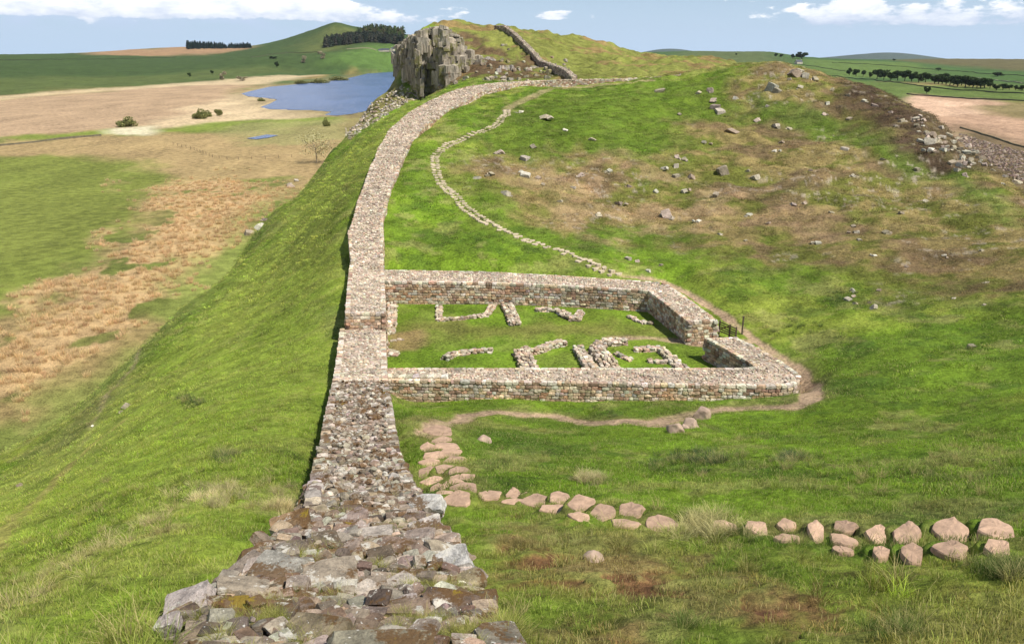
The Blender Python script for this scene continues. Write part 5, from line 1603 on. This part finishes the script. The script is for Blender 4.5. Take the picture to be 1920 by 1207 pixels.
# sprigs growing between the loose stones of the wall
rr = np.random.default_rng(5)
s = rr.uniform(0, t[-1], 7000); u = rr.uniform(.0, 1.0, 7000)
gm = fbm(s * 1.0, u * 3.0, .9, 3, .5, 62)
pa_, _ = on_wall(s, u)
ing = np.zeros(len(s), bool)
for g in gapw:
    ing |= ((pa_[:, 0] - g[0][0]) / g[1]) ** 2 + ((pa_[:, 1] - g[0][1]) / g[2]) ** 2 < 1.1
k = ing | ((gm > np.interp(s, [0, 3, 6, t[-1]], [.56, .60, .62, .66])) & (rr.random(len(s)) < .12)); p, _ = on_wall(s[k], u[k])
me_x, me_y = p[:, 0], p[:, 1]
o = scatter('wall_top_grass', me_x, me_y, rr.uniform(.25, .55, len(p)), np.array((.21, .22, .05)) * np.exp(rr.normal(0, .2, (len(p), 1))) * np.ones(3), T_LONG[:2] + [])
co = np.array(p, np.float32); co[:, 2] -= .10
o.data.vertices.foreach_set('co', co.ravel())


# ------------------------------------------------------------------ trees and bushes
def crown_mesh(name, seed, lumps, n_leaf, leaf, pal, gap=.5):
    rr = np.random.default_rng(seed); V, Fq, C_ = [], [], []
    L = np.array(lumps, float)                       # x y z radius (z squash .85)
    wts = L[:, 3] ** 2; wts /= wts.sum()
    pick = rr.choice(len(L), n_leaf, p=wts)
    d = rr.normal(size=(n_leaf, 3)); d /= np.linalg.norm(d, axis=1)[:, None]
    rad = rr.uniform(gap, 1.05, n_leaf) ** .6
    c_ = L[pick, :3] + d * (rad * L[pick, 3])[:, None] * (1, 1, .85)
    a = rr.normal(size=(n_leaf, 3)); a /= np.linalg.norm(a, axis=1)[:, None]; b_ = np.cross(a, rr.normal(size=(n_leaf, 3))); b_ /= np.linalg.norm(b_, axis=1)[:, None]
    sz = leaf * rr.uniform(.5, 1.3, n_leaf)[:, None]
    V = np.stack([c_ - a * sz, c_ + b_ * sz * .6, c_ + a * sz, c_ - b_ * sz * .6], 1).reshape(-1, 3)
    Fq = np.arange(n_leaf * 4).reshape(-1, 4)
    C_ = np.repeat(palette(pal, n_leaf, seed, .25), 4, 0)
    return mesh(name, V, Fq, M_LEAF, False, C_)


def trunk_mesh(name, h, r0, limbs, seed, col=(.07, .055, .04)):
    rr = np.random.default_rng(seed); acc = Acc()

    def tube(p0, p1, ra, rb):
        p0, p1 = np.array(p0, float), np.array(p1, float); d = p1 - p0; d /= np.linalg.norm(d)
        s_ = np.cross(d, (0.3, .9, .1)); s_ /= np.linalg.norm(s_); q = np.cross(d, s_)
        th = np.linspace(0, 2 * math.pi, 7)[:-1]
        V = np.vstack([p + (np.cos(th)[:, None] * s_ + np.sin(th)[:, None] * q) * r_ for p, r_ in ((p0, ra), (p1, rb))])
        acc.add(V, np.array([(i, (i + 1) % 6, 6 + (i + 1) % 6, 6 + i) for i in range(6)]), np.array(col))
    tube((0, 0, -.4), (rr.normal(0, .1), 0, h * .5), r0, r0 * .75)
    for k in range(limbs):
        a = k * 6.283 / limbs + rr.normal(0, .3); b0 = (0, 0, h * rr.uniform(.3, .5)); b1 = (math.cos(a) * h * .35, math.sin(a) * h * .35, h * rr.uniform(.7, .9))
        tube(b0, b1, r0 * .55, r0 * .12)
    V = np.vstack(acc.V)
    return mesh(name, V, [np.vstack(f) for f in acc.F.values()], M_LEAF, True, np.vstack(acc.C))


def lumps(n_, R, H, z0, seed):
    rr = np.random.default_rng(seed); out = []
    for _ in range(n_):
        a = rr.uniform(0, 6.283); d = R * math.sqrt(rr.random()) * .7; z = z0 + (H - z0) * rr.uniform(.15, .85)
        out.append((d * math.cos(a), d * math.sin(a), z, R * rr.uniform(.32, .55)))
    return out


DG = [(.035, .06, .018), (.05, .08, .025), (.028, .045, .015)]
OG = [(.17, .18, .06), (.13, .14, .05), (.21, .21, .08)]
CROWNS = [crown_mesh('crown', 40 + i, lumps(9, 4.5, 10, 2, 40 + i), 2600, .5, DG) for i in range(3)]
TRUNK = trunk_mesh('trunk', 9, .4, 5, 3)


def tree(u, v, hpx, label, group=None, crown=None, trunk=TRUNK, H0=10.0, name='tree', cat='tree', wide=1.0, rmin=3.0):
    p = hit(u, v, rmin); depth = p[1] * CP + (HC - p[2]) * SP
    s_ = hpx / F * depth / H0
    o = empty(name, (p[0], p[1], float(ground(p[0], p[1]))), label, cat, group)
    o.scale = (s_ * wide, s_ * wide, s_); o.rotation_euler = (0, 0, (u * 1.7) % 6.28)
    link('crown', crown, parent=o); link('trunk', trunk, parent=o)
    return o


rr = np.random.default_rng(8)
# dark belt of trees on the right
for i, u in enumerate(np.r_[np.arange(1592, 1745, 13.0), np.arange(1752, 1850, 7.2), np.arange(1856, 1935, 12)]):
    v = np.interp(u, [1590, 1650, 1745, 1850, 1920], [143, 149, 157, 167, 170]) + rr.normal(0, .8)
    hp = rr.uniform(9, 14) if u < 1640 else rr.uniform(15, 22) if u < 1850 else rr.uniform(9, 13)
    where = 'left thin end' if u < 1650 else 'middle' if u < 1750 else 'dense right part' if u < 1852 else 'low right end'
    tree(u, v, hp, 'dark round tree, %s from the left in the belt across the right hand fields' % ORD(i + 1), 'belt of trees across the right hand fields', CROWNS[i % 3], wide=1.15 if u < 1750 else 1.4)
for (u, v, hp, wd, lb) in ((1503, 111, 13, 2.2, 'widest dark tree clump on the skyline right of centre'), (1486, 110, 8, 1.2, 'small skyline tree left of the wide clump'), (1455, 107, 7, 1.2, 'distant skyline tree above the knolls'), (1465, 108, 6, 1.3, 'low distant skyline tree next to another above the knolls'),
                           (1380, 104, 4, 1.5, 'tiny distant tree on the skyline above the far knoll'), (1737, 176, 14, 1.0, 'lone tree in front of the straw field, below the tree belt'), (1665, 137, 6, 1.4, 'small lone tree in the bright field above the tree belt'), (1676, 115, 4, 1.6, 'tiny tree on the horizon above the bright fields'),
                           (1870, 144, 8, 3.0, 'low dark bush row in the upper right field'), (1760, 133, 5, 2.6, 'small dark clump in the right hand upper field'), (355, 145, 8, 1.0, 'small dark tree at the foot of the shaded pasture'), (398, 140, 7, 1.2, 'small rounded tree behind the marsh, second from the left'),
                           (519, 127, 11, 1.0, 'dark round tree on the pasture behind the lake'), (513, 111, 5, 3.4, 'low dark clump on the pasture above the lake')):
    tree(u, v, hp, lb, None, CROWNS[int(u) % 3], wide=wd)
PTR = trunk_mesh('trunk', 7, .25, 7, 5, (.2, .17, .13))
PALEC = [crown_mesh('crown', 60 + i, lumps(8, 4.6, 9, .6, 60 + i), 1900, .42, [(.30, .26, .17), (.24, .21, .14), (.34, .32, .22)], .3) for i in range(2)]
for (u, v, hp, wd, lb) in ((418, 150, 16, 1.0, 'pale leafless tree at the edge of the marsh'), (455, 152, 9, 2.4, 'low brownish scrub between the marsh and the pasture'), (570, 118, 13, 1.0, 'pale bare tree on the pasture above the lake'), (604, 111, 15, 1.0, 'tall pale bare tree left of the wood')):
    tree(u, v, hp, lb, None, PALEC[int(u) % 2], PTR, wide=wd)
BTR = trunk_mesh('trunk', 3.5, .2, 5, 4)
BUSH = [crown_mesh('crown', 70 + i, lumps(10, 5, 5.5, .2, 70 + i), 3000, .34, OG, .4) for i in range(2)]
for (u, v, hp, wd, lb) in ((236, 238, 17, 1.35, 'rounded olive bush standing on the marsh, leftmost of three'), (372, 223, 17, 1.1, 'largest olive bush of the group right of centre on the marsh'), (392, 219, 11, 1.1, 'low olive bush touching the largest one on the marsh'), (411, 217, 11, .9, 'small yellowish bush right of the largest one on the marsh'), (614, 237, 15, .6, 'thin yellow bush on the pale shore of the lake'),
                           (590, 158, 9, 3.2, 'olive scrub on the spit by the far shore'), (630, 152, 8, 3.2, 'olive scrub right of the spit by the far shore'), (492, 190, 6, 1.6, 'small tan bush on the reed spit in the lake'), (560, 157, 6, 3.0, 'low scrub at the left end of the far shore')):
    tree(u, v, hp, lb, None, BUSH[int(u) % 2], BTR, H0=5.5, name='bush', cat='bush', wide=wd)
THORN = crown_mesh('crown', 90, lumps(16, 5.0, 9.0, 1.2, 90), 1500, .15, [(.36, .34, .17), (.42, .40, .24), (.28, .26, .13)], .1)
tree(594, 306, 66, 'pale thorn tree with thin foliage at the foot of the slope left of the wall', None, THORN, trunk_mesh('trunk', 8, .10, 9, 9, (.24, .20, .14)), name='thorn_tree', wide=1.5)

# two plantations far away, each one mass
def conifer(seed, fat=.03):
    rr = np.random.default_rng(seed); V, Fc, C_ = [], [], []
    n_ = 90
    z = rr.random(n_) ** .8; rad = (1 - z) * .26 + fat; a = rr.uniform(0, 6.283, n_)
    c_ = np.c_[np.cos(a) * rad * rr.uniform(.4, 1, n_), np.sin(a) * rad * rr.uniform(.4, 1, n_), .1 + z * .9]
    d = np.c_[np.cos(a), np.sin(a), -.5 * np.ones(n_)]; t_ = np.c_[-np.sin(a), np.cos(a), np.zeros(n_)]
    s_ = (.05 + .11 * (1 - z))[:, None]
    V = np.stack([c_ - t_ * s_, c_ + d * s_, c_ + t_ * s_, c_ - d * s_ + (0, 0, .03)], 1).reshape(-1, 3)
    return V, np.arange(n_ * 4).reshape(-1, 4)


def plantation(name, pix, n_, h0, h1, pal, seed):
    rr = np.random.default_rng(seed)
    T = [conifer(seed + i, .03 if name.startswith('distant') else .03 + .05 * (i % 4)) for i in range(5)]
    pp = np.array([q for q in pix if len(q) == 2], float); q = []
    while len(q) < n_:
        u, v = rr.uniform(pp[:, 0].min(), pp[:, 0].max()), rr.uniform(pp[:, 1].min(), pp[:, 1].max())
        if inpoly(np.array([u]), np.array([v]), [tuple(z) for z in pp])[0]:
            g = hit(u, v, 400)
            if g[1] < 4500:
                q.append(g)
    q = np.array(q); x, y = q[:, 0], q[:, 1]
    h = rr.uniform(h0, h1, len(x)) * (.72 + .5 * fbm(x, y, 90, 3, .5, 70)); acc = Acc()
    if name.startswith('distant'):
        h *= np.interp(x / y, [(350 - CX) / F, (470 - CX) / F], [1.1, .62])
    acc.add(*stamp([q[0] for q in T], T[0][1], np.c_[x, y, ground(x, y) - .5], rots(rr.uniform(0, 6.28, len(x)), .02, seed), np.c_[h, h, h], palette(pal, len(x), seed, .2), seed))
    return acc.obj(name, M_LEAF, kind='stuff')


plantation('distant_plantation', [(350, 88.5), (400, 87.5), (470, 87), (470, 91), (400, 92), (352, 93)], 300, 15, 27, [(.012, .028, .022), (.018, .035, .025)], 71)
plantation('hillside_wood', [(608, 90), (690, 80), (758, 84), (757, 78), (700, 70), (640, 74), (612, 82)], 420, 17, 25, [(.022, .035, .022), (.035, .045, .03), (.05, .05, .035)], 72)
plantation('hillside_wood', [(672, 66), (700, 61), (757, 67), (752, 74), (690, 74)], 200, 22, 30, [(.06, .09, .025), (.04, .06, .02), (.075, .07, .03)], 73)


# ------------------------------------------------------------------ farm
def house(u, v, W, D, Hh, roofh, label, name='farmhouse', wins=3, yaw=.2, wallm=M_RENDERW, cat='house'):
    p = hit(u, v, 400)
    o = empty(name, (p[0], p[1], float(ground(p[0], p[1])) - .5), label, cat); o.rotation_euler = (0, 0, yaw)
    V = np.array([(-W, -D, 0), (W, -D, 0), (W, D, 0), (-W, D, 0), (-W, -D, Hh), (W, -D, Hh), (W, D, Hh), (-W, D, Hh), (-W, 0, Hh + roofh), (W, 0, Hh + roofh)]) * (1, 1, 1) / (1, 1, 1)
    V[:, :2] *= .5
    link('wall', mesh('wall', V, [np.array([(0, 1, 5, 4), (1, 2, 6, 5), (2, 3, 7, 6), (3, 0, 4, 7)]), np.array([(5, 6, 9), (7, 4, 8)])], wallm), parent=o)
    e = .35
    R_ = np.array([(-W / 2 - e, -D / 2 - e, Hh - .2), (W / 2 + e, -D / 2 - e, Hh - .2), (W / 2 + e, 0, Hh + roofh), (-W / 2 - e, 0, Hh + roofh), (W / 2 + e, D / 2 + e, Hh - .2), (-W / 2 - e, D / 2 + e, Hh - .2)])
    R2 = np.vstack([R_, R_ + (0, 0, .25)])
    rf = link('roof', mesh('roof', R2, [np.array([(6, 7, 8, 9), (9, 8, 10, 11), (3, 2, 1, 0), (5, 4, 2, 3), (0, 1, 7, 6), (4, 5, 11, 10), (1, 2, 8, 7), (2, 4, 10, 8), (3, 0, 6, 9), (5, 3, 9, 11)])], M_ROOF), parent=o)
    if wins:
        for sx in (-1, 1):
            acc = Acc(); box_acc(acc, (sx * (W / 2 - .7), 0, Hh + roofh - .3), (sx * (W / 2 - .7), 0, Hh + roofh + 1.3), 1.0, .8)
            link('chimney', mesh('chimney', np.vstack(acc.V), [np.vstack(f) for f in acc.F.values()], wallm), parent=rf)
        for k in range(wins):
            x = -W / 2 + W * (k + .5) / wins
            acc = Acc(); box_acc(acc, (x, -D / 2 - .05, 1.2 + .5), (x, -D / 2 - .05, 3.0), 1.1, .12)
            link('window', mesh('window', np.vstack(acc.V), [np.vstack(f) for f in acc.F.values()], M_GLASS), parent=o)
    return o


house(736, 97, 12, 9, 7, 4, 'pale gabled farmhouse below the wood, beyond the lake', yaw=1.3)
house(722, 97, 22, 9, 4.5, 3.5, 'dark roofed barn left of the pale farmhouse', 'barn', 0, .05, cat='barn')
house(714, 97, 12, 8, 3.5, 3, 'small dark shed at the left end of the farm', 'shed', 0, .1, cat='shed')
house(747, 98, 14, 6, 3, 2, 'low pale outbuilding right of the farmhouse', 'outbuilding', 0, 0, cat='barn')
house(1497, 120, 16, 9, 5, 4, 'pale cottage in the dip below the wide skyline trees', 'cottage', 3, .4)


# ------------------------------------------------------------------ field walls far away
def field_wall(pix, h, wd, label, col=(.10, .085, .07), rmin=3.0, seed=0):
    pts = [hit(u, v, rmin) for u, v in pix]
    pts = np.array(pts)[:, :2]; d = np.r_[0, np.cumsum(np.linalg.norm(np.diff(pts, axis=0), axis=1))]
    k_ = max(8, int(d[-1] / 6)); tt = np.linspace(0, d[-1], min(k_, 400)); x = np.interp(tt, d, pts[:, 0]); y = np.interp(tt, d, pts[:, 1])
    tx, ty = np.gradient(x), np.gradient(y); ln = np.hypot(tx, ty); nx, ny = -ty / ln * wd / 2, tx / ln * wd / 2
    z = ground(x, y); rr = np.random.default_rng(seed); hz = h * rr.uniform(.8, 1.15, len(x))
    G = np.stack([np.c_[x - nx, y - ny, z - .5], np.c_[x - nx * .6, y - ny * .6, z + hz], np.c_[x + nx * .6, y + ny * .6, z + hz], np.c_[x + nx, y + ny, z - .5]], 1)
    m_ = len(x); a, b_ = np.meshgrid(np.arange(m_ - 1), np.arange(3), indexing='ij')
    acc = Acc(); acc.add(G.reshape(-1, 3), np.stack([a * 4 + b_, a * 4 + b_ + 1, (a + 1) * 4 + b_ + 1, (a + 1) * 4 + b_], -1).reshape(-1, 4), np.array(col))
    return acc.obj('field_wall', M_STONE, label=label, cat='field wall', group='walls between the distant fields')


field_wall([(1700, 177), (1760, 182), (1840, 187), (1920, 190)], 1.1, .8, 'dark field wall along the top of the straw field on the right', rmin=200)
field_wall([(1560, 143), (1640, 150), (1700, 158), (1800, 170), (1920, 176)], 1.0, .8, 'field wall at the foot of the tree belt on the right', (.06, .06, .04), 200)
field_wall([(1560, 118), (1700, 126), (1800, 134), (1920, 143)], 1.0, .9, 'dark field wall crossing the upper right fields', (.06, .06, .04), 200)
field_wall([(1740, 139), (1840, 148), (1925, 157)], 1.0, 2.0, 'pale line of wall above the tree belt at the right edge', (.26, .24, .16), 200)
field_wall([(1420, 119), (1500, 121), (1600, 136)], 1.0, .8, 'field wall running down behind the summit of the hill', (.08, .08, .05), 200)
field_wall([(1800, 240), (1860, 258), (1925, 278)], 0.7, .7, 'wall under the straw field near the right edge', (.12, .11, .06), 200)
field_wall([(0, 113), (160, 112), (330, 108)], 1.6, 1.4, 'faint wall high on the shaded left pasture', (.05, .07, .03), 400)
field_wall([(470, 108), (540, 100), (600, 98)], 1.8, 1.4, 'wall climbing the pasture towards the wood', (.07, .08, .04), 400)
field_wall([(650, 93), (706, 95)], 1.8, 2.0, 'pale lane wall leading to the farm', (.24, .2, .13), 400)
field_wall([(0, 274), (60, 268), (130, 260), (190, 255)], 0.8, .7, 'low dark wall along the green strip at the left of the marsh', (.14, .12, .08), 60)

# marsh fence: posts and wires
fpts = np.array([hit(u, v, 60)[:2] for u, v in ((325, 272), (362, 281), (400, 296), (432, 300), (480, 299), (560, 295))])
fd = np.r_[0, np.cumsum(np.linalg.norm(np.diff(fpts, axis=0), axis=1))]
fe = empty('wire_fence', (fpts[0][0], fpts[0][1], float(ground(*fpts[0]))), 'thin post and wire fence winding across the rough pasture below the lake', 'fence')
wires = Acc(); prev = None
for kq, q in enumerate(np.arange(0, fd[-1], 5.0)):
    x, y = float(np.interp(q, fd, fpts[:, 0])), float(np.interp(q, fd, fpts[:, 1])); z = float(ground(x, y))
    acc = Acc(); box_acc(acc, (x, y, z - .3), (x, y, z + 1.2), 0.11, .11)
    if kq < 98:
        acc.obj('post', M_WOOD, fe)
    if prev:
        for hh_ in (.4, .8, 1.1):
            box_acc(wires, (prev[0], prev[1], prev[2] + hh_), (x, y, z + hh_), .02, .02)
    prev = (x, y, z)
wires.obj('wire', M_WOOD, fe)

# ------------------------------------------------------------------ haze
def haze(density):
    x, y0, y1, z0, z1 = 15500, -15500, 15500, -140.0, 420.0
    V = np.array([(-x, y0, z0), (x, y0, z0), (x, y1, z0), (-x, y1, z0), (-x, y0, z1), (x, y0, z1), (x, y1, z1), (-x, y1, z1)])
    mt = bpy.data.materials.new('haze'); mt.use_nodes = True; nt = mt.node_tree; nt.nodes.clear()
    pv = nt.nodes.new('ShaderNodeVolumePrincipled'); pv.inputs['Color'].default_value = (.80, .88, 1, 1); pv.inputs['Density'].default_value = density; pv.inputs['Anisotropy'].default_value = .3
    nt.links.new(pv.outputs[0], nt.nodes.new('ShaderNodeOutputMaterial').inputs['Volume'])
    link('haze', mesh('haze', V, np.array([(3, 2, 1, 0), (4, 5, 6, 7), (0, 1, 5, 4), (1, 2, 6, 5), (2, 3, 7, 6), (3, 0, 4, 7)]), mt), kind='stuff')


HAZE = 2.2e-5
if HAZE:
    haze(HAZE)
